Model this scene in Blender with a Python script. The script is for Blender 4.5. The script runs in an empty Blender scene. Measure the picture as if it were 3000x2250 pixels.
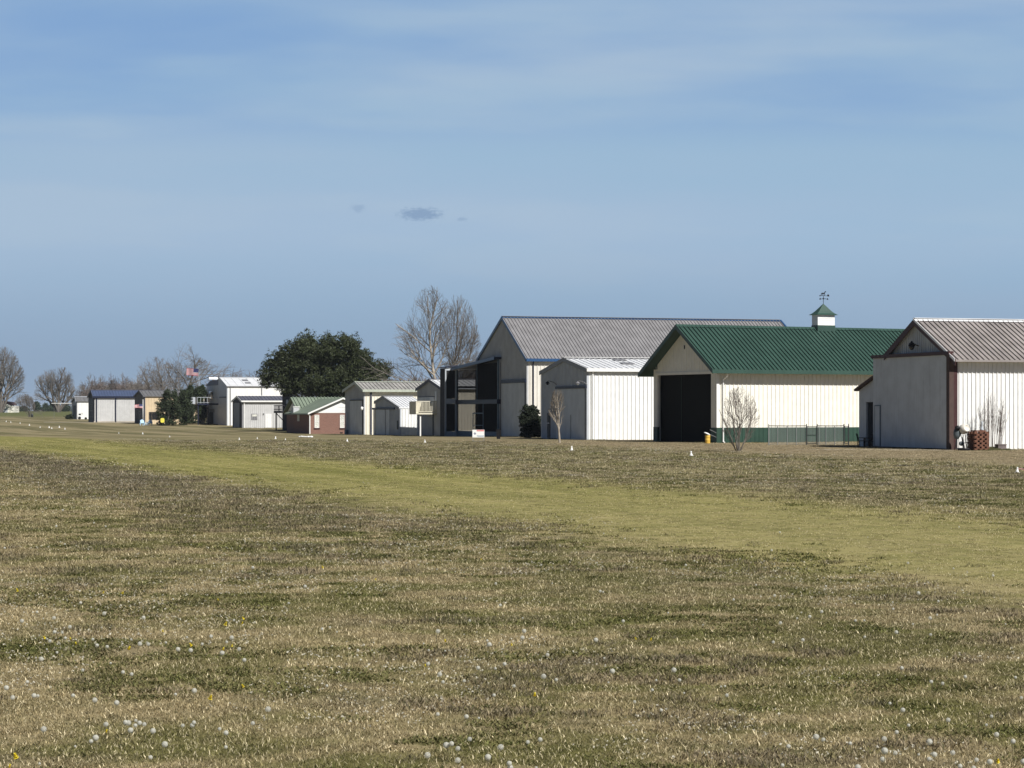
import bpy, math, random
import numpy as np
from mathutils import Vector, Matrix

S = bpy.context.scene
C = S.collection
R = math.radians
PI = math.pi

# ------------------------------------------------------------------ camera
CAM_H = 2.0
F = 6417.0            # focal length in photo pixels (77 mm equivalent on 3000 px)
V0 = 1204.0           # horizon row in the photo
cam = bpy.data.cameras.new('camera')
camo = bpy.data.objects.new('camera', cam)
C.objects.link(camo)
camo.location = (0, 0, CAM_H)
camo.rotation_euler = (R(90), 0, 0)
cam.sensor_width = 36.0
cam.lens = F / 3000.0 * 36.0
cam.shift_y = (V0 - 1125.0) / 3000.0
cam.clip_end = 20000
S.camera = camo

# ------------------------------------------------------------------ light and sky
SUN_EL, SUN_A = 43.0, 52.0
EXPO = 0.2
SKY = 0.05
W = bpy.data.worlds.new('World')
S.world = W
W.use_nodes = True
wn = W.node_tree
wn.nodes.clear()


def N(t, kind, **kw):
    n = t.nodes.new(kind)
    for k, v in kw.items():
        setattr(n, k, v)
    return n


def mathn(t, op, a, b=None, clamp=False):
    n = N(t, 'ShaderNodeMath', operation=op, use_clamp=clamp)
    for i, v in enumerate((a, b)):
        if v is None:
            continue
        if isinstance(v, (int, float)):
            n.inputs[i].default_value = v
        else:
            t.links.new(v, n.inputs[i])
    return n.outputs[0]


def mixc(t, fac, a, b, mode='MIX'):
    n = N(t, 'ShaderNodeMix', data_type='RGBA', blend_type=mode)
    n.clamp_factor = True
    for i, v in ((0, fac), (6, a), (7, b)):
        if isinstance(v, (int, float)):
            n.inputs[i].default_value = v
        elif isinstance(v, (tuple, list)):
            n.inputs[i].default_value = (v[0], v[1], v[2], 1)
        else:
            t.links.new(v, n.inputs[i])
    return n.outputs[2]


def ramp(t, x, a, b, lo=0.0, hi=1.0):
    n = N(t, 'ShaderNodeMapRange', interpolation_type='SMOOTHSTEP')
    t.links.new(x, n.inputs[0])
    n.inputs[1].default_value = a
    n.inputs[2].default_value = b
    n.inputs[3].default_value = lo
    n.inputs[4].default_value = hi
    return n.outputs[0]


def noise(t, vec, scale, detail=4.0, rough=0.55):
    n = N(t, 'ShaderNodeTexNoise')
    if vec is not None:
        t.links.new(vec, n.inputs['Vector'])
    n.inputs['Scale'].default_value = scale
    n.inputs['Detail'].default_value = detail
    n.inputs['Roughness'].default_value = rough
    return n.outputs['Fac']


def comb(t, x, y, z=0.0):
    n = N(t, 'ShaderNodeCombineXYZ')
    for i, v in enumerate((x, y, z)):
        if isinstance(v, (int, float)):
            n.inputs[i].default_value = v
        else:
            t.links.new(v, n.inputs[i])
    return n.outputs[0]


sky = N(wn, 'ShaderNodeTexSky', sky_type='NISHITA')
sky.sun_disc = False
sky.sun_elevation = R(SUN_EL)
sky.sun_rotation = R(90 + SUN_A)
sky.air_density = 0.35
sky.dust_density = 0.0
sky.ozone_density = 1.5
tc = N(wn, 'ShaderNodeTexCoord')
sep = N(wn, 'ShaderNodeSeparateXYZ')
wn.links.new(tc.outputs['Generated'], sep.inputs[0])
dy = mathn(wn, 'MAXIMUM', mathn(wn, 'ABSOLUTE', sep.outputs[1]), 0.02)
az = mathn(wn, 'DIVIDE', sep.outputs[0], dy)
el = mathn(wn, 'DIVIDE', sep.outputs[2], dy)
K = 1.0 / (SKY * 2 ** EXPO)


def skyc(r, g, b):
    f = lambda c: ((c / 255 + 0.055) / 1.055) ** 2.4 * K
    return (f(r), f(g), f(b))


cn = noise(wn, comb(wn, mathn(wn, 'MULTIPLY', az, 5.0), mathn(wn, 'MULTIPLY', el, 26.0)), 1.0, 6.0, 0.5)
cn2 = noise(wn, comb(wn, mathn(wn, 'MULTIPLY', az, 2.2), mathn(wn, 'MULTIPLY', el, 14.0), 4.0), 1.3, 4.0, 0.5)
base = mixc(wn, 0.78, sky.outputs[0], skyc(141, 179, 224))        # the clear blue between the veils
veil = mathn(wn, 'ADD', mathn(wn, 'MULTIPLY', cn, 0.55), mathn(wn, 'MULTIPLY', cn2, 0.55))
veil = mathn(wn, 'SUBTRACT', veil, mathn(wn, 'MULTIPLY', ramp(wn, el, 0.125, 0.20), 0.10))
veil = mathn(wn, 'ADD', veil, mathn(wn, 'MULTIPLY', az, 0.12))
veil = ramp(wn, veil, 0.30, 0.66)
low = ramp(wn, el, 0.15, 0.115)
veil = mathn(wn, 'MAXIMUM', mathn(wn, 'MULTIPLY', veil, 0.95), mathn(wn, 'MULTIPLY', low, 0.85))
c1 = mixc(wn, veil, base, mixc(wn, ramp(wn, cn2, .3, .7), skyc(158, 188, 212), skyc(169, 191, 213)))
c1 = mixc(wn, ramp(wn, el, 0.088, 0.012, 0.0, 1.0), c1, skyc(142, 165, 191))


def cloud(fac_in, a0, e0, ra, re, dens, col):
    dx = mathn(wn, 'DIVIDE', mathn(wn, 'SUBTRACT', az, a0), ra)
    de = mathn(wn, 'DIVIDE', mathn(wn, 'SUBTRACT', el, e0), re)
    r = mathn(wn, 'SQRT', mathn(wn, 'ADD', mathn(wn, 'MULTIPLY', dx, dx), mathn(wn, 'MULTIPLY', de, de)))
    nn = noise(wn, comb(wn, mathn(wn, 'MULTIPLY', az, 420.0), mathn(wn, 'MULTIPLY', el, 900.0)), 1.0, 4.0, 0.6)
    r = mathn(wn, 'ADD', r, mathn(wn, 'MULTIPLY', mathn(wn, 'SUBTRACT', nn, 0.5), 1.5))
    return mixc(wn, mathn(wn, 'MULTIPLY', ramp(wn, r, 1.1, 0.35), dens), fac_in, col)


front = None
for args in ((-0.0418, 0.0899, 0.0115, 0.0036, 0.85), (-0.0703, 0.0925, 0.0042, 0.0022, 0.4), (-0.0229, 0.0876, 0.0028, 0.0013, 0.45)):
    c1 = cloud(c1, *args, skyc(132, 158, 190))
# the thin cloud veil lies ahead, low in the sky; overhead and behind is clear blue
ahead = mathn(wn, 'MULTIPLY', ramp(wn, sep.outputs[1], 0.35, 0.8), ramp(wn, sep.outputs[2], 0.42, 0.24))
c1 = mixc(wn, ahead, sky.outputs[0], c1)
bg = N(wn, 'ShaderNodeBackground')
wn.links.new(c1, bg.inputs[0])
bg.inputs[1].default_value = SKY
wo = N(wn, 'ShaderNodeOutputWorld')
wn.links.new(bg.outputs[0], wo.inputs[0])

sun = bpy.data.lights.new('sun', 'SUN')
sun.energy = 5.0
sun.angle = R(0.5)
sun.color = (1.0, 0.97, 0.92)
suno = bpy.data.objects.new('sun', sun)
C.objects.link(suno)
sd = Vector((math.cos(R(SUN_EL)) * math.cos(R(SUN_A)), -math.cos(R(SUN_EL)) * math.sin(R(SUN_A)), math.sin(R(SUN_EL))))
suno.rotation_euler = sd.to_track_quat('Z', 'Y').to_euler()
suno.location = (60, -20, 60)
S.view_settings.view_transform = 'Standard'
S.view_settings.look = 'None'
S.view_settings.gamma = 1.0
S.view_settings.exposure = EXPO
S.cycles.max_bounces = 6
S.cycles.transparent_max_bounces = 24

# ------------------------------------------------------------------ materials
MATS = {}


def mat(name, col, rough=0.6, var=0.12, scale=3.0, streak=0.0, spec=0.3, metal=0.0, streak_col=None, island=0.0, trans=0.0):
    """Plain painted / weathered material: base colour, a little blotchy wear and vertical run-off streaks."""
    if name in MATS:
        return MATS[name]
    m = bpy.data.materials.new(name)
    m.use_nodes = True
    t = m.node_tree
    b = t.nodes['Principled BSDF']
    b.inputs['Roughness'].default_value = rough
    b.inputs['Specular IOR Level'].default_value = spec
    b.inputs['Metallic'].default_value = metal
    tcn = N(t, 'ShaderNodeTexCoord')
    n1 = noise(t, tcn.outputs['Object'], scale, 5.0, 0.6)
    dark = tuple(c * (1 - var) for c in col)
    lite = tuple(min(1, c * (1 + var)) for c in col)
    cc = mixc(t, ramp(t, n1, 0.3, 0.7), dark, lite)
    if streak:
        mp = N(t, 'ShaderNodeMapping')
        mp.inputs['Scale'].default_value = (7.0, 7.0, 0.45)
        t.links.new(tcn.outputs['Object'], mp.inputs[0])
        n2 = noise(t, mp.outputs[0], 1.0, 5.0, 0.65)
        sc = streak_col or tuple(c * 0.45 for c in col)
        cc = mixc(t, mathn(t, 'MULTIPLY', ramp(t, n2, 0.52, 0.74), streak), cc, sc)
    if island:
        gm = N(t, 'ShaderNodeNewGeometry')
        k = mathn(t, 'ADD', mathn(t, 'MULTIPLY', gm.outputs['Random Per Island'], 2 * island), 1 - island)
        vm = N(t, 'ShaderNodeVectorMath', operation='SCALE')
        t.links.new(cc, vm.inputs[0])
        t.links.new(k, vm.inputs['Scale'])
        cc = vm.outputs[0]
    t.links.new(cc, b.inputs['Base Color'])
    if trans:
        b.inputs['Subsurface Weight'].default_value = 0
        b.inputs['Transmission Weight'].default_value = 0
    MATS[name] = m
    return m


def screen_mat(name, col, opacity):
    m = bpy.data.materials.new(name)
    m.use_nodes = True
    t = m.node_tree
    t.nodes.clear()
    d = N(t, 'ShaderNodeBsdfDiffuse')
    d.inputs[0].default_value = (*col, 1)
    tr = N(t, 'ShaderNodeBsdfTransparent')
    mx = N(t, 'ShaderNodeMixShader')
    mx.inputs[0].default_value = opacity
    t.links.new(tr.outputs[0], mx.inputs[1])
    t.links.new(d.outputs[0], mx.inputs[2])
    o = N(t, 'ShaderNodeOutputMaterial')
    t.links.new(mx.outputs[0], o.inputs[0])
    return m


def brick_mat():
    m = bpy.data.materials.new('brick')
    m.use_nodes = True
    t = m.node_tree
    b = t.nodes['Principled BSDF']
    tcn = N(t, 'ShaderNodeTexCoord')
    sp = N(t, 'ShaderNodeSeparateXYZ')
    t.links.new(tcn.outputs['Object'], sp.inputs[0])
    v = comb(t, mathn(t, 'ADD', sp.outputs[0], sp.outputs[1]), sp.outputs[2])
    br = N(t, 'ShaderNodeTexBrick')
    t.links.new(v, br.inputs['Vector'])
    br.inputs['Scale'].default_value = 1.0
    br.inputs['Brick Width'].default_value = 0.21
    br.inputs['Row Height'].default_value = 0.075
    br.inputs['Mortar Size'].default_value = 0.008
    br.inputs['Color1'].default_value = (0.165, 0.066, 0.048, 1)
    br.inputs['Color2'].default_value = (0.225, 0.098, 0.072, 1)
    br.inputs['Mortar'].default_value = (0.26, 0.20, 0.165, 1)
    n1 = noise(t, tcn.outputs['Object'], 0.9, 5.0)
    cc = mixc(t, mathn(t, 'MULTIPLY', n1, 0.5), br.outputs[0], (0.21, 0.125, 0.095))
    t.links.new(cc, b.inputs['Base Color'])
    b.inputs['Roughness'].default_value = 0.9
    return m


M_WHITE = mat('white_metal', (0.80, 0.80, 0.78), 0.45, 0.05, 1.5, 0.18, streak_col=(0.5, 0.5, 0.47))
M_WHITEW = mat('shaded_weathered_white_metal', (0.50, 0.54, 0.58), 0.55, 0.08, 1.2, 0.35, streak_col=(0.25, 0.27, 0.28))  # streaked white sheeting, with the gable's shade put into the colour
M_WHITED = mat('shaded_white_metal', (0.46, 0.49, 0.53), 0.5, 0.08, 1.2, 0.2)  # darker copy of the white sheeting; gable shade is in the colour
M_PAINT = mat('white_paint', (0.8, 0.8, 0.78), 0.5, 0.04)
M_CREAM = mat('cream_metal', (0.80, 0.755, 0.64), 0.45, 0.05, 1.5, 0.15, streak_col=(0.55, 0.5, 0.4))
M_CREAM2 = mat('pale_cream_metal', (0.82, 0.80, 0.72), 0.45, 0.04, 1.5, 0.12, streak_col=(0.6, 0.57, 0.5))
M_STONE = mat('stone_grey_metal', (0.70, 0.67, 0.61), 0.45, 0.05, 1.5, 0.15)
M_SHED = mat('pale_grey_metal', (0.53, 0.53, 0.525), 0.5, 0.06, 1.2, 0.25)
M_GREYW = mat('shaded_wall_metal', (0.46, 0.47, 0.48), 0.5, 0.10, 1.0, 0.35, streak_col=(0.38, 0.37, 0.36))  # gable copy of the stone and cream walls, darkened for their shade
M_GREYD = mat('dark_grey_metal', (0.20, 0.20, 0.21), 0.5, 0.1, 1.0, 0.3)  # plain grey parts; on far gables it paints in their shade
M_TAN = mat('tan_metal', (0.62, 0.50, 0.34), 0.55, 0.08, 1.0, 0.2)
M_GALV = mat('galvanised_roof', (0.235, 0.23, 0.235), 0.5, 0.12, 0.8, 0.25, spec=0.35)
M_GALVB = mat('brown_grey_roof', (0.27, 0.245, 0.235), 0.6, 0.18, 0.7, 0.6, spec=0.25, streak_col=(0.17, 0.13, 0.12))
M_WROOF = mat('white_roof_metal', (0.78, 0.79, 0.80), 0.4, 0.06, 1.0, 0.1, spec=0.4)
M_SROOF = mat('streaky_roof_metal', (0.36, 0.35, 0.33), 0.5, 0.2, 0.8, 0.7, streak_col=(0.14, 0.13, 0.12))
M_GREEN = mat('green_roof_metal', (0.037, 0.078, 0.062), 0.42, 0.10, 0.7, 0.25, spec=0.4)
M_GREENW = mat('green_panel_metal', (0.028, 0.062, 0.046), 0.45, 0.12, 0.8, 0.2)
M_LGREEN = mat('pale_green_roof', (0.205, 0.25, 0.19), 0.6, 0.1, 0.7, 0.3)
M_BLUER = mat('blue_roof_metal', (0.075, 0.10, 0.175), 0.45, 0.1, 0.8, 0.15)
M_BLUE = mat('blue_trim', (0.025, 0.075, 0.18), 0.4, 0.08)
M_NAVY = mat('navy_trim', (0.010, 0.014, 0.035), 0.5, 0.1)
M_SLATE = mat('slate_roof', (0.10, 0.105, 0.135), 0.7, 0.12, 1.0)
M_GREYR = mat('grey_roof', (0.16, 0.16, 0.165), 0.7, 0.12, 1.0)
M_MAROON = mat('maroon_trim', (0.055, 0.022, 0.022), 0.55, 0.15)
M_BROWN = mat('brown_post_paint', (0.075, 0.047, 0.040), 0.7, 0.12)
M_BLACK = mat('black_paint', (0.006, 0.006, 0.008), 0.6, 0.1)
M_DARK = mat('door_shade_black', (0.003, 0.004, 0.004), 0.9, 0.1)  # near-black for bottle-green doors; their deep shade is put into the colour
M_DKWOOD = mat('dark_timber', (0.022, 0.02, 0.026), 0.8, 0.2)
M_KICK = mat('blue_grey_panel', (0.11, 0.16, 0.20), 0.6, 0.12)
M_FASC = mat('green_grey_gutter', (0.42, 0.45, 0.38), 0.5, 0.1)
M_DECK = mat('cream_deck_paint', (0.66, 0.62, 0.50), 0.7, 0.1, 2.0)
M_GLASS = mat('dark_glass', (0.015, 0.018, 0.025), 0.08, 0.05, spec=0.6)
M_BLIND = mat('white_blind', (0.62, 0.62, 0.56), 0.7, 0.25, 9.0)
M_CONC = mat('concrete', (0.42, 0.38, 0.32), 0.9, 0.12, 1.5)
M_STEEL = mat('grey_steel_pipe', (0.30, 0.31, 0.31), 0.45, 0.1, metal=0.4)
M_DSTEEL = mat('dark_steel_pipe', (0.045, 0.05, 0.05), 0.5, 0.1)
M_YEL = mat('yellow_plastic', (0.72, 0.46, 0.08), 0.5, 0.10, 3.0, 0.2, streak_col=(0.35, 0.18, 0.03))
M_YEL2 = mat('yellow_paint', (0.80, 0.72, 0.10), 0.5, 0.05)
M_RED = mat('red_print', (0.60, 0.10, 0.10), 0.5, 0.05)
M_PINK = mat('pale_red_print', (0.75, 0.42, 0.42), 0.5, 0.05)
M_INK = mat('blue_ink', (0.04, 0.06, 0.16), 0.5, 0.05)
M_INK2 = mat('grey_blue_ink', (0.20, 0.28, 0.36), 0.5, 0.1)
M_ORANGE = mat('orange_plastic', (0.75, 0.20, 0.06), 0.5, 0.05)
M_LBLUE = mat('pale_blue_plastic', (0.42, 0.62, 0.80), 0.5, 0.05)
M_CLAY = mat('clay_block', (0.15, 0.070, 0.045), 0.85, 0.25, 6.0)
M_PLANT = mat('grey_planter', (0.17, 0.14, 0.135), 0.85, 0.15)
M_DRUM = mat('mixer_drum_paint', (0.74, 0.70, 0.62), 0.55, 0.10, 2.0, 0.25, streak_col=(0.4, 0.36, 0.3))
M_DRUMG = mat('mixer_body_grey', (0.10, 0.12, 0.13), 0.6, 0.15)
M_SOIL = mat('mulch', (0.045, 0.038, 0.025), 0.95, 0.3, 8.0)
M_BARK = mat('grey_bark', (0.13, 0.115, 0.10), 0.9, 0.25, 5.0)
M_BARKP = mat('pale_bark', (0.34, 0.30, 0.25), 0.85, 0.3, 2.0)
M_TWIG = mat('grey_twigs', (0.19, 0.17, 0.15), 0.9, 0.15)
M_TWIGB = mat('brown_twigs', (0.15, 0.118, 0.105), 0.9, 0.15)
M_TWIGP = mat('pale_twigs', (0.20, 0.17, 0.135), 0.9, 0.15)
M_OAK = mat('dark_oak_leaves', (0.040, 0.050, 0.020), 0.6, 0.2, 0.5, island=0.55)
M_CEDAR = mat('cedar_foliage', (0.032, 0.045, 0.020), 0.7, 0.2, 0.6, island=0.5)
M_BUSH = mat('bush_leaves', (0.020, 0.028, 0.014), 0.7, 0.2, 0.8, island=0.4)
M_FARG = mat('far_evergreen', (0.045, 0.065, 0.040), 0.8, 0.2, 0.2, island=0.4)
M_SCREEN = screen_mat('insect_screen', (0.006, 0.007, 0.009), 0.60)
M_LINK = screen_mat('chain_link', (0.30, 0.31, 0.30), 0.22)
M_BRICK = brick_mat()

# ------------------------------------------------------------------ terrain
_cy = [-100, 0, 120, 155, 175, 195, 205, 215, 240, 280, 310, 345, 377, 420, 480, 540, 600, 700, 900, 1500, 3000, 9000]
_cz = [0, 0, 0, 0, -.09, -.28, -.36, -.45, -.58, -.55, -.42, -.30, -.02, .08, .20, .30, .70, 1.50, 1.75, 1.88, 1.9, 1.9]
_ty = np.arange(-100, 9001, 2.0)
_tz = np.interp(_ty, _cy, _cz)
_k = np.hanning(13)
_tz = np.convolve(np.pad(_tz, 6, mode='edge'), _k / _k.sum(), 'valid')


def gz(Y):
    return float(np.interp(Y, _ty, _tz))


def base_Y(v, lo=10.0, hi=2500.0):
    """distance at which the ground meets photo row v"""
    for _ in range(60):
        m = (lo + hi) / 2
        if V0 + F * (CAM_H - gz(m)) / m > v:
            lo = m
        else:
            hi = m
    return (lo + hi) / 2


def px(u, Y):
    return (u - 1500.0) / F * Y


def pz(v, Y):
    return CAM_H - (v - V0) / F * Y


# ------------------------------------------------------------------ mesh builder
class MB:
    def __init__(self):
        self.v, self.f, self.m, self.cur = [], [], [], 0

    def add(self, vs, fs):
        o = len(self.v)
        self.v.extend(vs)
        for f in fs:
            self.f.append([o + i for i in f])
            self.m.append(self.cur)

    def box(self, x0, x1, y0, y1, z0, z1):
        self.add([(x0, y0, z0), (x1, y0, z0), (x1, y1, z0), (x0, y1, z0), (x0, y0, z1), (x1, y0, z1), (x1, y1, z1), (x0, y1, z1)],
                 [(0, 3, 2, 1), (4, 5, 6, 7), (0, 1, 5, 4), (1, 2, 6, 5), (2, 3, 7, 6), (3, 0, 4, 7)])

    def prism(self, pts, ext):
        n = len(pts)
        e = Vector(ext)
        a = [Vector(p) for p in pts]
        self.add([tuple(p) for p in a] + [tuple(p + e) for p in a],
                 [tuple(range(n - 1, -1, -1)), tuple(range(n, 2 * n))] + [(i, (i + 1) % n, n + (i + 1) % n, n + i) for i in range(n)])

    def beam(self, p, q, w, h, up=(0, 0, 1)):
        p, q = Vector(p), Vector(q)
        d = (q - p).normalized()
        s = d.cross(Vector(up))
        if s.length < 1e-4:
            s = d.cross(Vector((1, 0, 0)))
        s.normalize()
        t = s.cross(d)
        s, t = s * w / 2, t * h / 2
        self.add([tuple(b + x) for b in (p, q) for x in (-s - t, s - t, s + t, -s + t)],
                 [(3, 2, 1, 0), (4, 5, 6, 7), (0, 1, 5, 4), (1, 2, 6, 5), (2, 3, 7, 6), (3, 0, 4, 7)])

    def tube(self, pts, rad, n=6, caps=True):
        pts = [Vector(p) for p in pts]
        if not isinstance(rad, (list, tuple)):
            rad = [rad] * len(pts)
        o = len(self.v)
        ref = None
        for i, p in enumerate(pts):
            d = (pts[min(i + 1, len(pts) - 1)] - pts[max(i - 1, 0)]).normalized()
            if ref is None:
                ref = d.orthogonal().normalized()
            a = (ref - d * ref.dot(d))
            a = a.normalized() if a.length > 1e-5 else d.orthogonal().normalized()
            ref = a
            b = d.cross(a)
            for k in range(n):
                an = 2 * PI * k / n
                q = p + (a * math.cos(an) + b * math.sin(an)) * rad[i]
                self.v.append(tuple(q))
        for i in range(len(pts) - 1):
            for k in range(n):
                k2 = (k + 1) % n
                self.f.append([o + i * n + k, o + i * n + k2, o + (i + 1) * n + k2, o + (i + 1) * n + k])
                self.m.append(self.cur)
        if caps and n >= 3:
            self.f.append([o + k for k in range(n - 1, -1, -1)])
            self.f.append([o + (len(pts) - 1) * n + k for k in range(n)])
            self.m += [self.cur] * 2

    def lathe(self, prof, n=16, centre=(0, 0, 0), axis=None):
        """profile of (radius, height) about local z, or about AXIS"""
        c = Vector(centre)
        q = Vector((0, 0, 1)).rotation_difference(Vector(axis)) if axis is not None else None
        o = len(self.v)
        for r, h in prof:
            for k in range(n):
                p = Vector((r * math.cos(2 * PI * k / n), r * math.sin(2 * PI * k / n), h))
                if q is not None:
                    p = q @ p
                self.v.append(tuple(c + p))
        for i in range(len(prof) - 1):
            for k in range(n):
                k2 = (k + 1) % n
                self.f.append([o + i * n + k, o + i * n + k2, o + (i + 1) * n + k2, o + (i + 1) * n + k])
                self.m.append(self.cur)
        self.f.append([o + k for k in range(n - 1, -1, -1)])
        self.f.append([o + (len(prof) - 1) * n + k for k in range(n)])
        self.m += [self.cur] * 2

    def ribs(self, p, along, up_fn, out, L, spacing, wid=0.05, dep=0.03, start=0.15, run=None):
        """trapezoid ribs standing on a sheet: p origin, ALONG unit step, up_fn(s) -> (start, end) points of the rib at s, OUT normal"""
        a, o = Vector(along), Vector(out)
        s = start
        while s < L - 0.03:
            q0, q1 = up_fn(s)
            q0, q1 = Vector(q0), Vector(q1)
            hw, tw = a * wid / 2, a * wid * 0.44
            d = o * dep
            self.add([tuple(x) for x in (q0 - hw, q0 + hw, q0 + tw + d, q0 - tw + d, q1 - hw, q1 + hw, q1 + tw + d, q1 - tw + d)],
                     [(3, 2, 1, 0), (4, 5, 6, 7), (1, 2, 6, 5), (2, 3, 7, 6), (3, 0, 4, 7)])
            s += spacing

    def build(self, name, mats, parent=None, smooth=False):
        me = bpy.data.meshes.new(name)
        me.from_pydata(self.v, [], self.f)
        for m in (mats if isinstance(mats, (list, tuple)) else [mats]):
            me.materials.append(m)
        if any(self.m):
            me.polygons.foreach_set('material_index', self.m)
        if smooth:
            me.polygons.foreach_set('use_smooth', [True] * len(me.polygons))
        me.validate()
        o = bpy.data.objects.new(name, me)
        C.objects.link(o)
        if parent is not None:
            o.parent = parent
        return o


def tag(o, label=None, cat=None, group=None, kind=None):
    for k, v in (('label', label), ('category', cat), ('group', group), ('kind', kind)):
        if v:
            o[k] = v
    return o


def thing(name, label, cat, loc, rz=0.0, group=None):
    o = bpy.data.objects.new(name, None)
    C.objects.link(o)
    o.empty_display_size = 0.3
    o.location = loc
    o.rotation_euler = (0, 0, rz)
    return tag(o, label, cat, group)


def copy_tree(o, parent=None):
    c = o.copy()
    C.objects.link(c)
    if parent is not None:
        c.parent = parent
    for ch in list(o.children):
        copy_tree(ch, c)
    return c


def bx(name, m, parent, *b):
    k = MB()
    k.box(*b)
    return k.build(name, m, parent)


class Frame:
    """local frame of a building: origin at the ground under its near gable corner, x along its long side, y along the gable"""

    def __init__(self, u, Y, th=17.0, base=None):
        self.t = R(th)
        self.c, self.s = math.cos(self.t), math.sin(self.t)
        self.X0, self.Y0 = px(u, Y), Y
        self.z0 = gz(Y) if base is None else base

    def gy(self, u, x=0.0):
        k = (u - 1500) / F
        return (self.X0 + x * self.c - k * self.Y0 - k * x * self.s) / (self.s + k * self.c)

    def gx(self, u, y=0.0):
        k = (u - 1500) / F
        return (k * self.Y0 + k * y * self.c - self.X0 + y * self.s) / (self.c - k * self.s)

    def z(self, v, x=0.0, y=0.0):
        return pz(v, self.Y0 + x * self.s + y * self.c) - self.z0

    def thing(self, name, label, cat, group=None):
        return thing(name, label, cat, (self.X0, self.Y0, self.z0), self.t, group)


def shed_building(name, label, cat, u0, Y0, uL, L, ap, ven, vef, th=17.0, oe=0.3, of=0.15, wall=None, gable=None, roof=None,
                  trim=None, oef=None, sp=0.3, rsp=0.4, rw=0.042, rd=0.05, rrd=0.06, rt=0.10, gribs=True, rake=None, base=-0.4, skip_gable=False, wains=None):
    """metal building with a gable roof; the numbers read off the photo rows and columns give its real size. Returns a dict."""
    fr = Frame(u0, Y0, th)
    t = fr.thing(name, label, cat)
    w = fr.gy(uL)
    ya = fr.gy(ap[0], -of)
    za = fr.z(ap[1], -of, ya)
    zn = fr.z(ven, 0, -oe)
    oef = oe if oef is None else oef
    zf = fr.z(vef, 0, w + oef)
    sn = (za - zn) / (ya + oe)
    sf = (za - zf) / (w + oef - ya)
    top = lambda y: (za - rt - (sn * (ya - y) if y < ya else sf * (y - ya)))
    wn_, wf_ = top(0), top(w)
    BUILT.append((fr, w, L))
    d = dict(fr=fr, t=t, w=w, ya=ya, za=za, zn=zn, zf=zf, L=L, wn=wn_, wf=wf_, top=top, oe=oe, of=of, sn=sn)
    gable = gable or wall
    trim = trim or roof
    # walls
    m = MB()
    if not skip_gable:
        m.prism([(0, 0, base), (0, w, base), (0, w, wf_), (0, ya, za - rt), (0, 0, wn_)], (0.15, 0, 0))
        if gribs:
            m.ribs(None, (0, 1, 0), lambda s: ((0, s, 0.02), (0, s, top(s) - 0.02)), (-1, 0, 0), w, sp, rw, rd * 0.7)
        m.build('gable_wall', gable, t)
    m = MB()
    m.box(0.15, L, 0, 0.15, base, wn_)
    m.ribs(None, (1, 0, 0), lambda s: ((s, 0, 0.02 if not wains else wains), (s, 0, wn_ - 0.01)), (0, -1, 0), L, sp, rw, rd, start=0.15 + sp * 0.5)
    m.build('side_wall', wall, t)
    m = MB()
    m.box(0.15, L, w - 0.15, w, base, wf_)
    m.prism([(L, 0.15, base), (L, w - 0.15, base), (L, w - 0.15, top(w - 0.15)), (L, ya, za - rt), (L, 0.15, top(0.15))], (-0.15, 0, 0))
    m.build('back_wall', wall, t)
    # roof: two slopes
    m = MB()
    x0, x1 = -of, L + of
    nn = Vector((0, -sn, 1)).normalized()
    m.prism([(x0, -oe, zn - rt), (x0, -oe, zn), (x0, ya, za), (x0, ya, za - rt)], (x1 - x0, 0, 0))
    m.prism([(x0, w + oef, zf - rt), (x0, ya + 0.002, za - rt), (x0, ya + 0.002, za), (x0, w + oef, zf)], (x1 - x0, 0, 0))
    m.ribs(None, (1, 0, 0), lambda s: ((s + x0, -oe, zn), (s + x0, ya - 0.05, za - 0.05 * sn)), tuple(nn), x1 - x0, rsp, rw * 1.3, rrd, start=rsp * 0.5)
    nf = Vector((0, sf, 1)).normalized()
    m.ribs(None, (1, 0, 0), lambda s: ((s + x0, w + oef, zf), (s + x0, ya + 0.05, za - 0.05 * sf)), tuple(nf), x1 - x0, rsp * 2, rw * 1.3, rrd, start=rsp * 0.5)
    m.build('roof', roof, t)
    # ridge cap
    m = MB()
    m.prism([(x0 - .01, ya - .22, za - .22 * sn + .055), (x0 - .01, ya, za + .075), (x0 - .01, ya + .22, za - .22 * sf + .055), (x0 - .01, ya, za + .03)], (x1 - x0 + .02, 0, 0))
    m.build('ridge_cap', trim if rake is None else rake, t)
    # rake boards on the front gable
    rk = MB()
    rh = 0.24 if rake is None else 0.30
    rk.prism([(x0 - 0.03, -oe - .01, zn - rh), (x0 - 0.03, -oe - .01, zn + .05), (x0 - 0.03, ya, za + .05), (x0 - 0.03, ya, za - rh)], (0.03, 0, 0))
    rk.prism([(x0 - 0.03, w + oef + .01, zf - rh), (x0 - 0.03, ya + .001, za - rh), (x0 - 0.03, ya + .001, za + .05), (x0 - 0.03, w + oef + .01, zf + .05)], (0.03, 0, 0))
    rk.build('rake_board', trim, t)
    return d


def gutter(d, m, dep=0.16, h=0.2):
    bx('gutter', m, d['t'], -d['of'], d['L'] + d['of'], -d['oe'] - dep, -d['oe'] - 0.003, d['zn'] - h, d['zn'] + 0.02)


def panel_g(d, name, m, u1, u2, v1, v2, x=-0.03, th=0.03, z0=None):
    """flat panel on the gable between photo columns and rows, TH thick, its outer face at X"""
    fr = d['fr']
    y1, y2 = sorted((fr.gy(u1, x), fr.gy(u2, x)))
    yc = (y1 + y2) / 2
    zt = fr.z(v1, x, yc)
    zb = fr.z(v2, x, yc) if z0 is None else z0
    return bx(name, m, d['t'], x, x + th, y1, y2, zb, zt)


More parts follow.
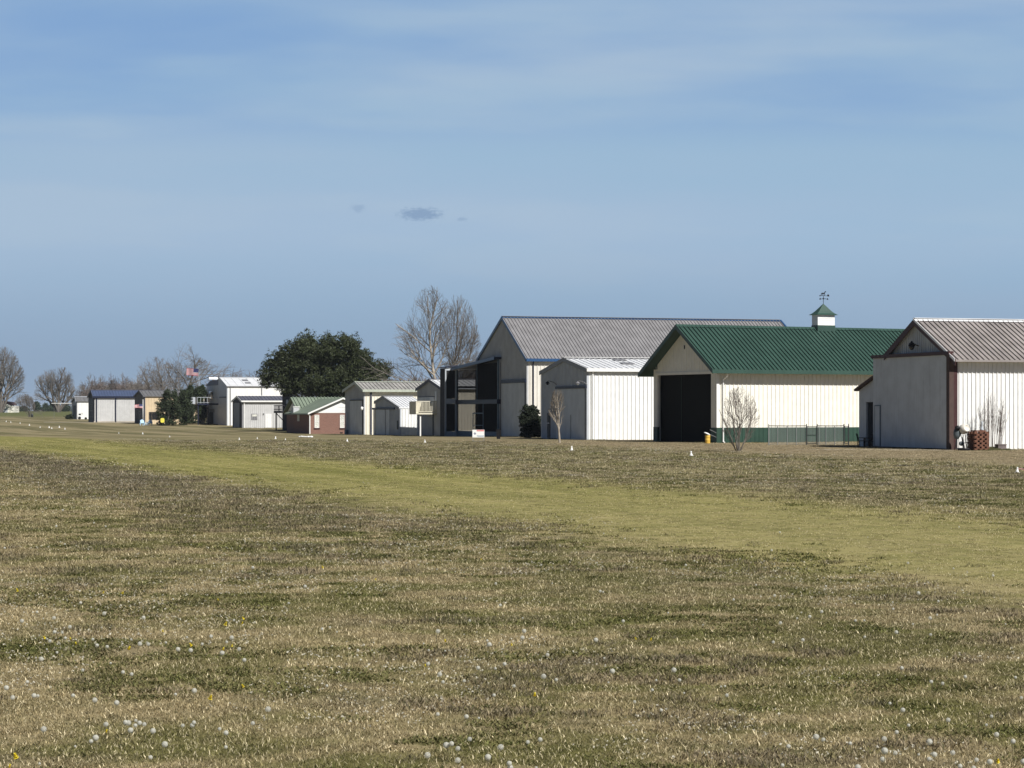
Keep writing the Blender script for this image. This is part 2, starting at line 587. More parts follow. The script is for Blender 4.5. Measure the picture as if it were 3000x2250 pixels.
def panel_s(d, name, m, u1, u2, v1, v2, y=-0.03, th=0.03, z0=None):
    fr = d['fr']
    x1, x2 = sorted((fr.gx(u1, y), fr.gx(u2, y)))
    xc = (x1 + x2) / 2
    zt = fr.z(v1, xc, y)
    zb = fr.z(v2, xc, y) if z0 is None else z0
    return bx(name, m, d['t'], x1, x2, y, y + th, zb, zt)


# ------------------------------------------------------------------ ground
def field_colour(t, vec):
    """colour of the mown field at a place: tan thatch, green and grey weed patches, the yellow-green strip, pale earth by the buildings"""
    sp = N(t, 'ShaderNodeSeparateXYZ')
    t.links.new(vec, sp.inputs[0])
    X, Y = sp.outputs[0], sp.outputs[1]
    q = mathn(t, 'ADD', X, mathn(t, 'MULTIPLY', Y, 0.345))
    big = noise(t, vec, 0.06, 3.0, 0.5)
    mid = noise(t, vec, 0.30, 5.0, 0.6)
    sml = noise(t, vec, 1.6, 5.0, 0.68)
    pat = noise(t, vec, 0.75, 4.0, 0.6)
    tiny = noise(t, vec, 14.0, 3.0, 0.7)
    med = noise(t, vec, 3.6, 4.0, 0.7)
    # along-strip streaks left by the mower
    pq = mathn(t, 'SUBTRACT', Y, mathn(t, 'MULTIPLY', X, 0.345))
    streak = noise(t, comb(t, mathn(t, 'MULTIPLY', q, 0.9), mathn(t, 'MULTIPLY', pq, 0.05)), 1.0, 4.0, 0.6)
    tan_ = mixc(t, sml, (0.285, 0.228, 0.122), (0.41, 0.335, 0.195))
    green = mixc(t, sml, (0.108, 0.110, 0.034), (0.195, 0.178, 0.066))
    purple = mixc(t, sml, (0.165, 0.135, 0.082), (0.25, 0.208, 0.135))
    g = mathn(t, 'ADD', mathn(t, 'MULTIPLY', mid, 0.25), mathn(t, 'ADD', mathn(t, 'MULTIPLY', pat, 0.35), mathn(t, 'MULTIPLY', sml, 0.40)))
    c = mixc(t, ramp(t, g, 0.435, 0.545), tan_, green)
    c = mixc(t, mathn(t, 'MULTIPLY', ramp(t, noise(t, vec, 0.45, 4.0, 0.6), 0.54, 0.66), 0.55), c, purple)
    # tan, drier patch on the near left
    lq = mathn(t, 'ADD', q, mathn(t, 'MULTIPLY', mathn(t, 'SUBTRACT', big, 0.5), 8.0))
    dry = ramp(t, lq, 8.0, 2.0)
    dry = mathn(t, 'MULTIPLY', dry, ramp(t, mid, 0.62, 0.42))
    c = mixc(t, mathn(t, 'MULTIPLY', dry, 0.75), c, tan_)
    # dark weedy band along the near edge of the strip
    qe = mathn(t, 'ADD', q, mathn(t, 'MULTIPLY', mathn(t, 'SUBTRACT', mid, 0.5), 3.0))
    band = mathn(t, 'MULTIPLY', ramp(t, qe, 7.5, 10.5), ramp(t, qe, 13.6, 11.8))
    band = mathn(t, 'MULTIPLY', band, ramp(t, Y, 30.0, 75.0, 0.15, 0.9))
    c = mixc(t, band, c, mixc(t, sml, (0.135, 0.112, 0.075), (0.225, 0.195, 0.115)))
    # the yellow-green strip
    strip = mathn(t, 'MULTIPLY', ramp(t, qe, 11.6, 15.2), ramp(t, qe, 26.5, 20.5))
    yg = mixc(t, ramp(t, streak, 0.32, 0.68), (0.195, 0.190, 0.052), (0.335, 0.305, 0.108))
    yg = mixc(t, mathn(t, 'MULTIPLY', ramp(t, Y, 75.0, 25.0), 0.6), yg, (0.36, 0.31, 0.15))
    yg = mixc(t, mathn(t, 'MULTIPLY', ramp(t, g, 0.47, 0.60), 0.55), yg, (0.180, 0.178, 0.055))
    yg = mixc(t, mathn(t, 'MULTIPLY', ramp(t, g, 0.46, 0.38), 0.5), yg, (0.37, 0.31, 0.16))
    c = mixc(t, mathn(t, 'MULTIPLY', strip, ramp(t, sml, 0.2, 0.5, 0.6, 0.97)), c, yg)
    # olive-brown ground past the strip, then pale earth by the hangars
    past = ramp(t, qe, 22.0, 27.0)
    past_c = mixc(t, ramp(t, streak, 0.35, 0.65), (0.145, 0.138, 0.058), (0.30, 0.26, 0.14))
    past_c = mixc(t, ramp(t, mid, 0.45, 0.62), past_c, (0.25, 0.205, 0.13))
    c = mixc(t, mathn(t, 'MULTIPLY', past, 0.8), c, past_c)
    earth = ramp(t, mathn(t, 'ADD', q, mathn(t, 'MULTIPLY', mathn(t, 'SUBTRACT', mid, 0.5), 10.0)), 42.0, 52.0)
    earth_c = mixc(t, sml, (0.27, 0.205, 0.128), (0.36, 0.285, 0.19))
    earth_c = mixc(t, mathn(t, 'MULTIPLY', ramp(t, mathn(t, 'ADD', mathn(t, 'MULTIPLY', streak, .6), mathn(t, 'MULTIPLY', mid, .4)), 0.47, 0.58), ramp(t, Y, 120.0, 170.0, .35, 1.0)), earth_c, mixc(t, sml, (0.105, 0.098, 0.046), (0.19, 0.162, 0.085)))
    earth = mathn(t, 'MULTIPLY', earth, ramp(t, Y, 165.0, 230.0, 0.72, 0.25))
    c = mixc(t, earth, c, earth_c)
    # farther off, olive and tan swaths left by the mower lie along the runway
    fs = noise(t, comb(t, mathn(t, 'MULTIPLY', q, 0.22), mathn(t, 'MULTIPLY', pq, 0.012), 3.0), 1.0, 5.0, 0.65)
    swc = mixc(t, ramp(t, fs, 0.42, 0.58), (0.115, 0.108, 0.050), (0.30, 0.25, 0.145))
    c = mixc(t, mathn(t, 'MULTIPLY', ramp(t, qe, 21.0, 26.0), ramp(t, Y, 130.0, 200.0, 0.0, 0.75)), c, swc)
    # far pasture
    far = ramp(t, Y, 520.0, 620.0)
    c = mixc(t, far, c, mixc(t, mid, (0.095, 0.11, 0.042), (0.16, 0.165, 0.068)))
    c = mixc(t, mathn(t, 'MULTIPLY', ramp(t, tiny, 0.48, 0.72), 0.5), c, (0.06, 0.054, 0.03))
    c = mixc(t, mathn(t, 'MULTIPLY', ramp(t, med, 0.50, 0.68), 0.45), c, (0.085, 0.078, 0.038))
    return c


def ground_mat():
    m = bpy.data.materials.new('field_turf')
    m.use_nodes = True
    t = m.node_tree
    b = t.nodes['Principled BSDF']
    gm = N(t, 'ShaderNodeNewGeometry')
    t.links.new(field_colour(t, gm.outputs['Position']), b.inputs['Base Color'])
    b.inputs['Roughness'].default_value = 1.0
    b.inputs['Specular IOR Level'].default_value = 0.05
    bn = noise(t, gm.outputs['Position'], 22.0, 3.0, 0.7)
    bp = N(t, 'ShaderNodeBump')
    bp.inputs['Strength'].default_value = 0.7
    bp.inputs['Distance'].default_value = 0.03
    t.links.new(bn, bp.inputs['Height'])
    t.links.new(bp.outputs[0], b.inputs['Normal'])
    return m


M_TURF = ground_mat()


def build_ground():
    ys = list(np.arange(-60, 160, 5.0)) + list(np.arange(160, 720, 4.0)) + list(np.arange(720, 1600, 40.0)) + list(np.arange(1600, 9001, 400.0))
    xs = [-5000, -2000, -800, -300, -150, -75, -30, 0, 30, 75, 150, 300, 800, 2000, 5000]
    m = MB()
    vs = [(x, y, gz(y)) for y in ys for x in xs]
    nx = len(xs)
    fs = [(j * nx + i, j * nx + i + 1, (j + 1) * nx + i + 1, (j + 1) * nx + i) for j in range(len(ys) - 1) for i in range(nx - 1)]
    m.add(vs, fs)
    o = m.build('ground', M_TURF, smooth=True)
    tag(o, kind='structure')


build_ground()


def strip_sheet(name, mt, pts, lift=0.004):
    m = MB()
    m.add([(x, y, gz(y) + lift) for x, y in pts], [tuple(range(len(pts)))])
    return tag(m.build(name, mt), kind='structure')


# ------------------------------------------------------------------ the hangars, right to left
BUILT = []

# 1. white hangar with maroon trim, far right -----------------------------------------------------
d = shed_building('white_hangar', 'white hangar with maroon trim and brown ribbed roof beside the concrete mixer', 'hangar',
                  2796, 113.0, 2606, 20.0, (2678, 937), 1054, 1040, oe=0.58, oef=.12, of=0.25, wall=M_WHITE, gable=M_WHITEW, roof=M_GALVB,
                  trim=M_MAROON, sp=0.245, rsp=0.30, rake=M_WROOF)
H1 = d
fr, t = d['fr'], d['t']
beam_n = fr.z(1030, -.3, 0)
# big single-leaf door across the whole gable, with a wicket door in it
m = MB()
y2 = fr.gy(2558, -.2)
m.box(-.2, -.06, 0.28, y2, 0.05, beam_n - .16)
m.box(-.215, -.2, 0.30, y2 - .02, fr.z(1183, -.2, 5) - .02, fr.z(1183, -.2, 5) + .02)
big = m.build('hangar_door', M_WHITEW, t)
wy1, wy2 = fr.gy(2578, -.22), fr.gy(2564, -.22)
wd = bx('wicket_door', M_WHITEW, big, -.245, -.2, wy1, wy2, .10, fr.z(1190, -.2, 9))
m = MB()
for a, b in ((wy1 - .05, wy1), (wy2, wy2 + .05)):
    m.box(-.25, -.2, a, b, .08, fr.z(1190, -.2, 9) + .05)
m.box(-.25, -.2, wy1, wy2, fr.z(1190, -.2, 9) + .002, fr.z(1190, -.2, 9) + .06)
m.build('frame', M_KICK, wd)
bx('door_seal', M_BLACK, t, -.23, -.07, .28, y2, -.05, .05)
bx('door_header', M_MAROON, t, -.34, -.04, 0.0, fr.gy(2553, -.3), beam_n - .155, beam_n + .02)
m = MB()
m.box(-.32, -.06, -.06, .27, -.1, beam_n - .158)
m.build('corner_post', M_BROWN, t)
bx('corner_trim', M_MAROON, t, -.058, .16, -.045, -.003, -.1, d['wn'] - .02)
bx('ridge_trim', M_WROOF, t, -.27, 20.2, d['ya'] - .12, d['ya'] + .12, d['za'] + .08, d['za'] + .11)
m = MB()
zz = d['zn']
m.prism([(-.31, -.56, zz - .08), (-.31, -.56, zz + .07), (-.31, d['ya'], d['za'] + .08), (-.31, d['ya'], d['za'] - .04)], (.028, 0, 0))
m.build('rake_flashing', M_WROOF, t)
# lean-to on the far side with an open doorway
y1 = d['w'] + .02
yl = fr.gy(2519, .4)
zl, zh = fr.z(1140, .4, yl), fr.z(1066, .4, y1)
m = MB()
ydoor2, ydoor1 = fr.gy(2537, .4), fr.gy(2556, .4)
m.prism([(.4, ydoor2, -.3), (.4, yl, -.3), (.4, yl, zl), (.4, ydoor2, zl + (zh - zl) * (yl - ydoor2) / (yl - y1))], (.12, 0, 0))
zd = fr.z(1178, .4, ydoor1)
m.prism([(.4, y1, zd), (.4, ydoor2, zd), (.4, ydoor2, zl + (zh - zl) * (yl - ydoor2) / (yl - y1)), (.4, y1, zh)], (.12, 0, 0))
m.box(.4, 12, yl, yl + .1, -.3, zl)
lean = m.build('lean_to', M_WHITEW, t)
m = MB()
m.prism([(.15, yl + .25, zl - .12), (.15, y1, zh + .02), (.15, y1, zh + .14), (.15, yl + .25, zl)], (12, 0, 0))
m.build('roof', M_BROWN, lean)
bx('door', M_WHITED, lean, .9, .96, y1, ydoor2 - .35, 0, zd)
bx('back_panel', M_BLACK, lean, 1.6, 1.65, y1, yl - .02, -.3, zl)
# lantern on the gable
ly = fr.gy(2672, -.4)
lz = fr.z(1012, -.4, ly)
m = MB()
m.lathe([(.02, .24), (.045, .22), (.06, .17), (.14, .12), (.185, .0), (.185, -.04)], 14, (-.42, ly, lz))
m.beam((-.42, ly, lz + .1), (-.02, ly - .02, lz - .02), .05, .05)
ln = m.build('gable_lamp', M_BLACK, t, True)
m = MB()
m.lathe([(.15, -.05), (.15, -.10), (.11, -.20), (.05, -.24)], 12, (-.42, ly, lz))
m.build('lamp_shade', M_GLASS, ln, True)

# 2. green-roofed hangar -----------------------------------------------------------------------------
d = shed_building('green_roofed_hangar', 'cream hangar with green ribbed roof, green lower wall panels and a roof cupola', 'hangar',
                  2100, 137.0, 1915, 21.0, (1980, 953), 1083.5, 1096, oe=0.72, of=0.75, wall=M_CREAM2, gable=M_CREAM2, roof=M_GREEN,
                  trim=M_GREEN, sp=0.315, rsp=0.315, skip_gable=True, rt=0.18, wains=1.0, th=27, rd=0.045, rw=0.036, rrd=.075)
H2 = d
fr, t, w = d['fr'], d['t'], d['w']
wz = fr.z(1253, 0, 0)
dy1, dy2 = fr.gy(2083, 0), fr.gy(1926, 0)
dz = fr.z(1093, 0, dy1)
m = MB()
m.box(0, .15, 0, dy1, wz, d['top'](0) )
m.box(0, .15, dy2, w, wz, d['top'](w))
m.prism([(0, dy1, dz), (0, dy2, dz), (0, dy2, d['top'](dy2)), (0, d['ya'], d['za'] - .18), (0, dy1, d['top'](dy1))], (.15, 0, 0))
m.ribs(None, (0, 1, 0), lambda s: ((0, s, dz + .02 if dy1 < s < dy2 else wz), (0, s, d['top'](s) - .02)), (-1, 0, 0), w, .315, .035, .018)
m.build('gable_wall', M_CREAM2, t)
m = MB()
m.box(-.02, .16, -.02, dy1, -.3, wz - .002)
m.box(-.02, .16, dy2, w + .02, -.3, wz - .002)
m.box(.161, 21, -.02, .12, -.3, wz - .002)
m.ribs(None, (1, 0, 0), lambda s: ((s, -.02, 0), (s, -.02, wz - .01)), (0, -1, 0), 21, .315, .035, .022, start=.31)
m.build('wainscot', M_GREENW, t)
gap = fr.gy(1996.5, .35)
bx('sliding_door', M_DARK, t, .35, .40, dy1 - .3, gap - .03, 0, dz + .1)
bx('sliding_door', M_DARK, t, .42, .47, gap - .01, dy2 + .3, 0, dz + .1)
bx('door_edge', M_GREENW, t, .33, .41, gap - .028, gap - .005, .05, dz - .1)
bx('door_track', M_CREAM2, t, -.06, -.002, dy1 - .2, dy2 + .2, dz - .05, dz + .12)
bx('corner_trim', M_PAINT, t, -.05, .14, -.06, -.025, wz, d['wn'] - .03)
m = MB()
m.tube([(.42, -.62, d['zn'] - .22), (.42, -.5, d['zn'] - .4), (.42, -.09, d['zn'] - .62), (.42, -.09, .1), (.38, -.3, .03)], .05, 8)
m.build('downspout', M_PAINT, t)
bx('gutter', M_GREEN, t, -.75, 21.7, -.74, -.624, d['zn'] - .22, d['zn'] + .02)
bx('vent', M_BLACK, t, -.03, 0.0, fr.gy(2007, 0), fr.gy(2005, 0), fr.z(1024, 0, 5), fr.z(1013, 0, 5))
# cupola with weathervane
xc1, xc2 = fr.gx(2394, d['ya'] - .26), fr.gx(2443.5, d['ya'] - .26)
cx, cw = (xc1 + xc2) / 2, (xc2 - xc1)
yc = d['ya']
Yc = fr.Y0 + cx * fr.s + yc * fr.c
zc = lambda v: pz(v, Yc - cw * .5) - fr.z0
hw = cw / 2
hy = hw * .5
zb, zt = zc(952.5), zc(921)
m = MB()
m.box(cx - hw, cx + hw, yc - hy, yc + hy, d['za'] - .5, zt)
for k in range(1, 6):
    zk = zb + (zt - zb) * k / 6
    m.box(cx - hw * .86, cx + hw * .86, yc - hy - .012, yc - hy, zk - .012, zk + .012)
cup = m.build('cupola', M_PAINT, t)
bx('skirt', M_GREEN, cup, cx - hw - .03, cx + hw + .03, yc - hy - .03, yc + hy + .03, d['za'] - .55, zb)
m = MB()
zr = zc(888)
prof = [(1.24, 0), (.98, .16), (.72, .36), (.42, .64), (.17, .88), (.03, 1.0)]
o0 = 0
vs, fs = [], []
for r, h in prof:
    for sx, sy in ((-1, -1), (1, -1), (1, 1), (-1, 1)):
        vs.append((cx + sx * r * hw, yc + sy * (r - 1) * hw + sy * hy if r > .99 else yc + sy * r * hy, zt - .02 + (zr - zt) * h))
for i in range(len(prof) - 1):
    for k in range(4):
        fs.append((i * 4 + k, i * 4 + (k + 1) % 4, (i + 1) * 4 + (k + 1) % 4, (i + 1) * 4 + k))
fs.append((3, 2, 1, 0))
m.add(vs, fs)
m.build('cupola_roof', M_GREEN, cup)
m = MB()
zv = lambda v: zc(v)
m.tube([(cx, yc, zr - .05), (cx, yc, zv(866))], .018, 6)
m.lathe([(.01, -.09), (.05, 0), (.01, .09)], 8, (cx, yc, zv(873)))
a = .30
for sgn in (-1, 1):
    m.beam((cx, yc, zv(874)), (cx + sgn * a, yc, zv(874)), .02, .02)
    m.beam((cx, yc, zv(874)), (cx, yc + sgn * a, zv(874)), .02, .02)
    m.beam((cx + sgn * a, yc, zv(876.5)), (cx + sgn * a + .05, yc, zv(871.5)), .03, .03)
    m.beam((cx + sgn * a + .08, yc, zv(876.5)), (cx + sgn * a + .03, yc, zv(871.5)), .03, .03)
ya_ = zv(865)
m.beam((cx - .32, yc, ya_), (cx + .38, yc, ya_), .022, .022)
m.prism([(cx + .28, yc - .01, ya_ - .02), (cx + .46, yc - .01, ya_ - .04), (cx + .46, yc - .01, ya_ + .07), (cx + .36, yc - .01, ya_ + .11)], (0, .02, 0))
m.prism([(cx - .24, yc - .01, ya_ - .05), (cx - .34, yc - .01, ya_), (cx - .24, yc - .01, ya_ + .05)], (0, .02, 0))
# running horse on the vane: body, neck, head, legs, tail
hz = ya_ + .10
for pts, r in (([(-.12, .06), (.1, .07)], .045), ([(.09, .08), (.15, .19)], .03), ([(.14, .19), (.21, .16)], .025), ([(-.12, .06), (-.2, .0)], .015),
               ([(.08, .05), (.14, -.03), (.1, -.09)], .016), ([(.06, .04), (.03, -.04), (.07, -.10)], .016), ([(-.1, .04), (-.06, -.04), (-.12, -.10)], .017),
               ([(-.12, .04), (-.16, -.05), (-.2, -.08)], .017)):
    m.tube([(cx + p[0], yc, hz + p[1]) for p in pts], r, 5)
m.build('weathervane', M_BLACK, cup)

# 3. white metal hangar in the middle ---------------------------------------------------------------
d = shed_building('plain_white_hangar', 'white metal hangar with a pale roof and shade-toned gable behind the staked sapling', 'hangar',
                  1719, 151.5, 1585, 13.5, (1650, 1050), 1080, 1089.5, oe=0.12, of=0.08, wall=M_WHITE, gable=M_WHITED, roof=M_WROOF,
                  trim=M_GREYD, sp=0.30, rsp=0.42, base=-.5, rrd=.05)
H3 = d
fr, t = d['fr'], d['t']
gutter(d, M_PAINT, .16, .20)
bx('ridge_trim', M_PAINT, t, -.1, 13.6, d['ya'] - .15, d['ya'] + .15, d['za'] + .07, d['za'] + .1)
panel_g(d, 'hangar_door', M_WHITED, 1628, 1713, 1139, 1290, -.04, .035, z0=.02)
panel_g(d, 'door_header', M_NAVY, 1626, 1715, 1131, 1139, -.12, .115)
panel_g(d, 'door_gap', M_BLACK, 1713.3, 1716, 1139, 1290, -.03, .028, z0=0)
panel_g(d, 'door_seam', M_BLACK, 1671.4, 1672.2, 1215, 1290, -.05, .008, z0=0.05)
pd = panel_g(d, 'side_door', M_BLACK, 1603, 1611, 1210, 1275, -.04, .03, z0=.05)
bx('door_rail', M_PAINT, pd, -.06, -.042, fr.gy(1611, 0), fr.gy(1603, 0), fr.z(1240.5, 0, 9), fr.z(1238.5, 0, 9))
m = MB()
m.tube([(.42, -.25, d['zn'] - .12), (.42, -.06, d['zn'] - .35), (.42, -.06, .05)], .055, 8)
m.build('downspout', M_PAINT, t)
for (u, v, pale) in ((1606, 1121, 0), (1695, 1121, 1)):
    y, z = fr.gy(u, -.5), fr.z(v, -.5, fr.gy(u, -.5))
    m = MB()
    m.lathe([(.03, .10), (.06, .08), (.17, -.05), (.15, -.06)], 12, (-.55, y, z))
    m.tube([(-.55, y, z + .08), (-.5, y - .1, z + .13), (-.2, y - .35, z + .02), (-.01, y - .42, z - .15)], .02, 6)
    lo_ = m.build('gable_lamp', M_BLACK if not pale else M_GREYD, t)
    m = MB()
    m.lathe([(.08, -.062), (.10, -.11), (.05, -.17)], 10, (-.55, y, z))
    m.build('bulb', M_PAINT if pale else M_GLASS, lo_, True)
# two dark skylights on the roof
for (u1, u2, v1, v2) in ((1793, 1829, 1052.5, 1056), (1815, 1851, 1062, 1066)):
    f1 = (fr.z(v1, 5, d['ya'] * .7))
    ys = [y for y in np.linspace(-.1, d['ya'], 400)]
    best = lambda v, u: min(ys, key=lambda y: abs(pz(v, fr.Y0 + fr.gx(u, y) * fr.s + y * fr.c) - fr.z0 - (d['za'] - d['sn'] * (d['ya'] - y) + .06)))
    ya1, ya2 = best(v1, u1), best(v2, u2)
    xa, xb = fr.gx(u1, ya1), fr.gx(u2, ya1)
    zf_ = lambda y: d['za'] - d['sn'] * (d['ya'] - y) + .052
    m = MB()
    m.prism([(xa, ya2, zf_(ya2)), (xa, ya1, zf_(ya1)), (xa, ya1, zf_(ya1) + .03), (xa, ya2, zf_(ya2) + .03)], (xb - xa, 0, 0))
    m.build('skylight', M_GREYD, t)

# 4. big grey hangar with blue trim and a two-storey screened porch ------------------------------------
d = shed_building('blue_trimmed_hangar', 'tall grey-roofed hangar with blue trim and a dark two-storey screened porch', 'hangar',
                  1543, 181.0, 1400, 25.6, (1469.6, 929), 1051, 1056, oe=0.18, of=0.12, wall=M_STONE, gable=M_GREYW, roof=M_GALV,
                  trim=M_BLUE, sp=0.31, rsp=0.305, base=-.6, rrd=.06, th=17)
H4 = d
fr, t, w = d['fr'], d['t'], d['w']
gutter(d, M_BLUE, .18, .22)
bx('ridge_trim', M_GALV, t, -.1, 25.7, d['ya'] - .15, d['ya'] + .15, d['za'] + .07, d['za'] + .1)
m = MB()
m.prism([(25.74, -.36, d['zn'] - .15), (25.74, -.36, d['zn'] + .08), (25.74, d['ya'], d['za'] + .09), (25.74, d['ya'], d['za'] - .15)], (.14, 0, 0))
m.build('rake_board', M_BLUE, t)
panel_g(d, 'hangar_door', M_GREYW, 1468, 1536.5, 1122, 1279, -.06, .05, z0=.0)
panel_g(d, 'door_header', M_NAVY, 1466, 1538, 1112, 1122.3, -.16, .15)
panel_g(d, 'door_gap', M_NAVY, 1536.7, 1539.5, 1122, 1279, -.05, .045, z0=0)
m = MB()
m.tube([(.55, -.22, d['zn'] - .15), (.55, -.07, d['zn'] - .4), (.55, -.07, .0)], .06, 8)
m.build('downspout', M_NAVY, t)
P, WD = .30, 4.2          # the screened front stands .3 m proud of the gable; the wing behind it is 4.2 m deep
yA, yB = fr.gy(1458, -P), fr.gy(1337, -P)
yW = w + .12
zA, zB = fr.z(1045, -P, yA), fr.z(1076, -P, yB)
zr_ = lambda y: zA + (zB - zA) * (y - yA) / (yB - yA)
zm1, zm0 = fr.z(1170, -P, yA + 1), fr.z(1183, -P, yA + 1)
zk = fr.z(1265, -P, yA + 1)
ztop = lambda y: zr_(y) - .23
m = MB()
m.prism([(-P - .35, yA - .15, zr_(yA) - .02), (-P - .35, yW, zr_(yW) - .02), (-P - .35, yW, zr_(yW) - .2), (-P - .35, yA - .15, zr_(yA) - .2)], (P + .33, 0, 0))
m.prism([(-P - .35, yW + .001, zr_(yW) - .02), (-P - .35, yB + .4, zr_(yB) - .05), (-P - .35, yB + .4, zr_(yB) - .22), (-P - .35, yW + .001, zr_(yW) - .2)], (P + .35 + WD, 0, 0))
porch = m.build('porch_roof', M_NAVY, t)
m = MB()
m.prism([(-P - .4, yA - .2, zr_(yA)), (-P - .4, yB + .45, zr_(yB) - .02), (-P - .4, yB + .45, zr_(yB) - .28), (-P - .4, yA - .2, zr_(yA) - .26)], (.045, 0, 0))
m.build('fascia', M_BLUE, porch)
ymid1, ymid2 = fr.gy(1397, -P), fr.gy(1415, -P)
for y in (yA, yB - .14):
    bx('porch_post', M_KICK, t, -P, -P + .14, y, y + .14, -.3, ztop(y + .14))
bx('porch_post', M_KICK, t, -P, -P + .08, ymid1, ymid1 + .08, zm1, ztop(ymid1 + .08))
bx('porch_post', M_KICK, t, -P, -P + .08, ymid2, ymid2 + .08, zk, zm0)
for x in (1.5, 2.9, WD - .12):
    bx('porch_post', M_NAVY, t, x, x + .12, yB - .12, yB, -.3, ztop(yB))
bx('porch_rail', M_NAVY, t, -P + .15, WD, yB - .09, yB - .03, fr.z(1137, -P, yB), fr.z(1137, -P, yB) + .18)
m = MB()
m.box(-P - .08, -.02, yA - .05, yW, zm0, zm1)
m.box(-P - .08, WD, yW + .001, yB + .02, zm0, zm1)
m.build('porch_floor', M_NAVY, t)
m = MB()
m.box(-P + .02, -P + .1, yA + .145, yB - .145, -.4, zk)
m.box(-P + .15, WD, yB - .1, yB - .02, -.4, zk - .1)
m.build('kick_panel', M_KICK, t)
m = MB()
for (z0_, z1a, z1b) in ((zm1, ztop(yA + .14), ztop(yB - .14)), (zk, zm0, zm0)):
    m.add([(-P + .05, yA + .14, z0_), (-P + .05, yB - .14, z0_), (-P + .05, yB - .14, z1b), (-P + .05, yA + .14, z1a)], [(0, 1, 2, 3)])
    m.add([(-P + .14, yB - .07, z0_), (WD - .12, yB - .07, z0_), (WD - .12, yB - .07, z1b), (-P + .14, yB - .07, z1b)], [(0, 1, 2, 3)])
m.build('insect_screen', M_SCREEN, t)
bx('porch_shade_panel', M_DKWOOD, t, -.045, -.005, yA, yW, -.3, ztop(yW) + .1)  # dark panel added over the gable; colour stands for the porch's deep shade
bx('end_panel', M_GREYW, t, -P + .02, -.03, yA + .02, yA + .06, -.3, ztop(yA) - .02)
m = MB()
m.box(WD - .1, WD, yW, yB - .13, -.4, ztop(yB))
m.build('back_wall', M_DKWOOD, t)
# screen door in the lower storey
sdm = MB()
da, db = fr.gy(1416, -P - .03), fr.gy(1385, -P - .03)
zd1 = fr.z(1209, -P, da)
for a_, b_, c_, e_ in ((da, da + .1, zk - .5, zd1), (db - .1, db, zk - .5, zd1), (da + .1, db - .1, zd1 - .1, zd1), (da + .1, db - .1, zd1 - 1.15, zd1 - 1.08)):
    sdm.box(-P - .05, -P - .01, a_, b_, c_, e_)
sdm.build('screen_door', M_KICK, t)
# bump at the far end of the porch, its face to the sun
q0, q1 = yB + .45, yB + 2.2
E = (fr.gx(1338, q0) - fr.gx(1305, q0))
xb1 = fr.gx(1337, q0)
xb0 = xb1 - E
zb1 = fr.z(1076, xb0, q0)
m = MB()
for x in (xb0, xb1 - .12):
    m.box(x, x + .12, q0, q0 + .12, -.4, zb1 - .3)
m.box(xb0 + .12, xb1 - .12, q0 + .01, q0 + .1, fr.z(1183, xb0, q0), fr.z(1168, xb0, q0))
m.box(xb0 + .12, xb1 - .12, q0 + .01, q0 + .1, -.4, fr.z(1264, xb0, q0))
m.box(xb0, xb1, q0, q0 + .12, zb1 - .29, zb1 - .02)
bay = m.build('porch_bay', M_WHITED, t)
m = MB()
m.box(xb0 + .13, xb1 - .13, q0 + .04, q0 + .06, fr.z(1168, xb0, q0) + .005, zb1 - .295)
m.box(xb0 + .13, xb1 - .13, q0 + .04, q0 + .06, fr.z(1264, xb0, q0) + .005, fr.z(1183, xb0, q0) - .005)
m.build('insect_screen', M_BLACK, bay)
m = MB()
m.prism([(xb0 - .2, q0 - .15, zb1 - .05), (xb1 + .1, q0 - .15, zb1 + .12), (xb1 + .1, q0 - .15, zb1 + .2), (xb0 - .2, q0 - .15, zb1 + .02)], (0, q1 - q0 + .3, 0))
m.build('roof', M_NAVY, bay)
m = MB()
m.box(xb0, xb0 + .1, q0 + .13, q1, -.4, zb1 - .1)
m.box(xb0 + .11, xb1, q1 - .1, q1, -.4, zb1 - .1)
m.build('far_wall', M_DKWOOD, bay)

# 5. cream building with a balcony ---------------------------------------------------------------------
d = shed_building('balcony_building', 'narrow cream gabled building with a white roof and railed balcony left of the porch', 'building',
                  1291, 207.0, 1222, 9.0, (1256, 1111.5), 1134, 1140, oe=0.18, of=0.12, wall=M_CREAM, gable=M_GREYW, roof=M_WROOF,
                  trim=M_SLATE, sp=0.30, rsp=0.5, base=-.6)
fr, t = d['fr'], d['t']
gutter(d, M_WHITED, .15, .2)
panel_g(d, 'upper_door', M_WHITED, 1224.5, 1271, 1163.5, 1212, -.04, .035)
panel_g(d, 'door_header', M_NAVY, 1224, 1272, 1161.5, 1163.5, -.08, .075)
panel_g(d, 'garage_door', M_GREYD, 1230, 1266.5, 1222, 1279, -.05, .045, z0=0)
panel_g(d, 'door_gap', M_BLACK, 1266.8, 1271, 1215, 1279, -.04, .035, z0=0)
panel_g(d, 'entry_door', M_WHITED, 1274, 1279, 1145, 1180, -.05, .045)
y0b = fr.gy(1281, 0)
zfl, zfl0 = fr.z(1209.5, -1, y0b), fr.z(1214, -1, y0b)
zrl = fr.z(1174.7, -1, y0b)
xb = fr.gx(1219.5, y0b)
yfar = fr.gy(1200, xb)
yfar = min(yfar, y0b + 3.2)
m = MB()
m.box(xb, -.01, y0b, yfar, zfl0, zfl)
deck = m.build('balcony', M_DECK, t)
m = MB()
m.box(xb, -.02, y0b, y0b + .07, zrl - .07, zrl)
m.box(xb, -.02, y0b + .01, y0b + .06, zfl + .08, zfl + .14)
x = xb + .06
while x < -.05:
    m.box(x, x + .045, y0b + .015, y0b + .055, zfl + .14, zrl - .07)
    x += .134
m.build('railing', M_DECK, deck)
m = MB()
m.box(xb - .03, xb, y0b, yfar, zfl0, zrl - .03)
m.build('solid_rail', M_DECK, deck)
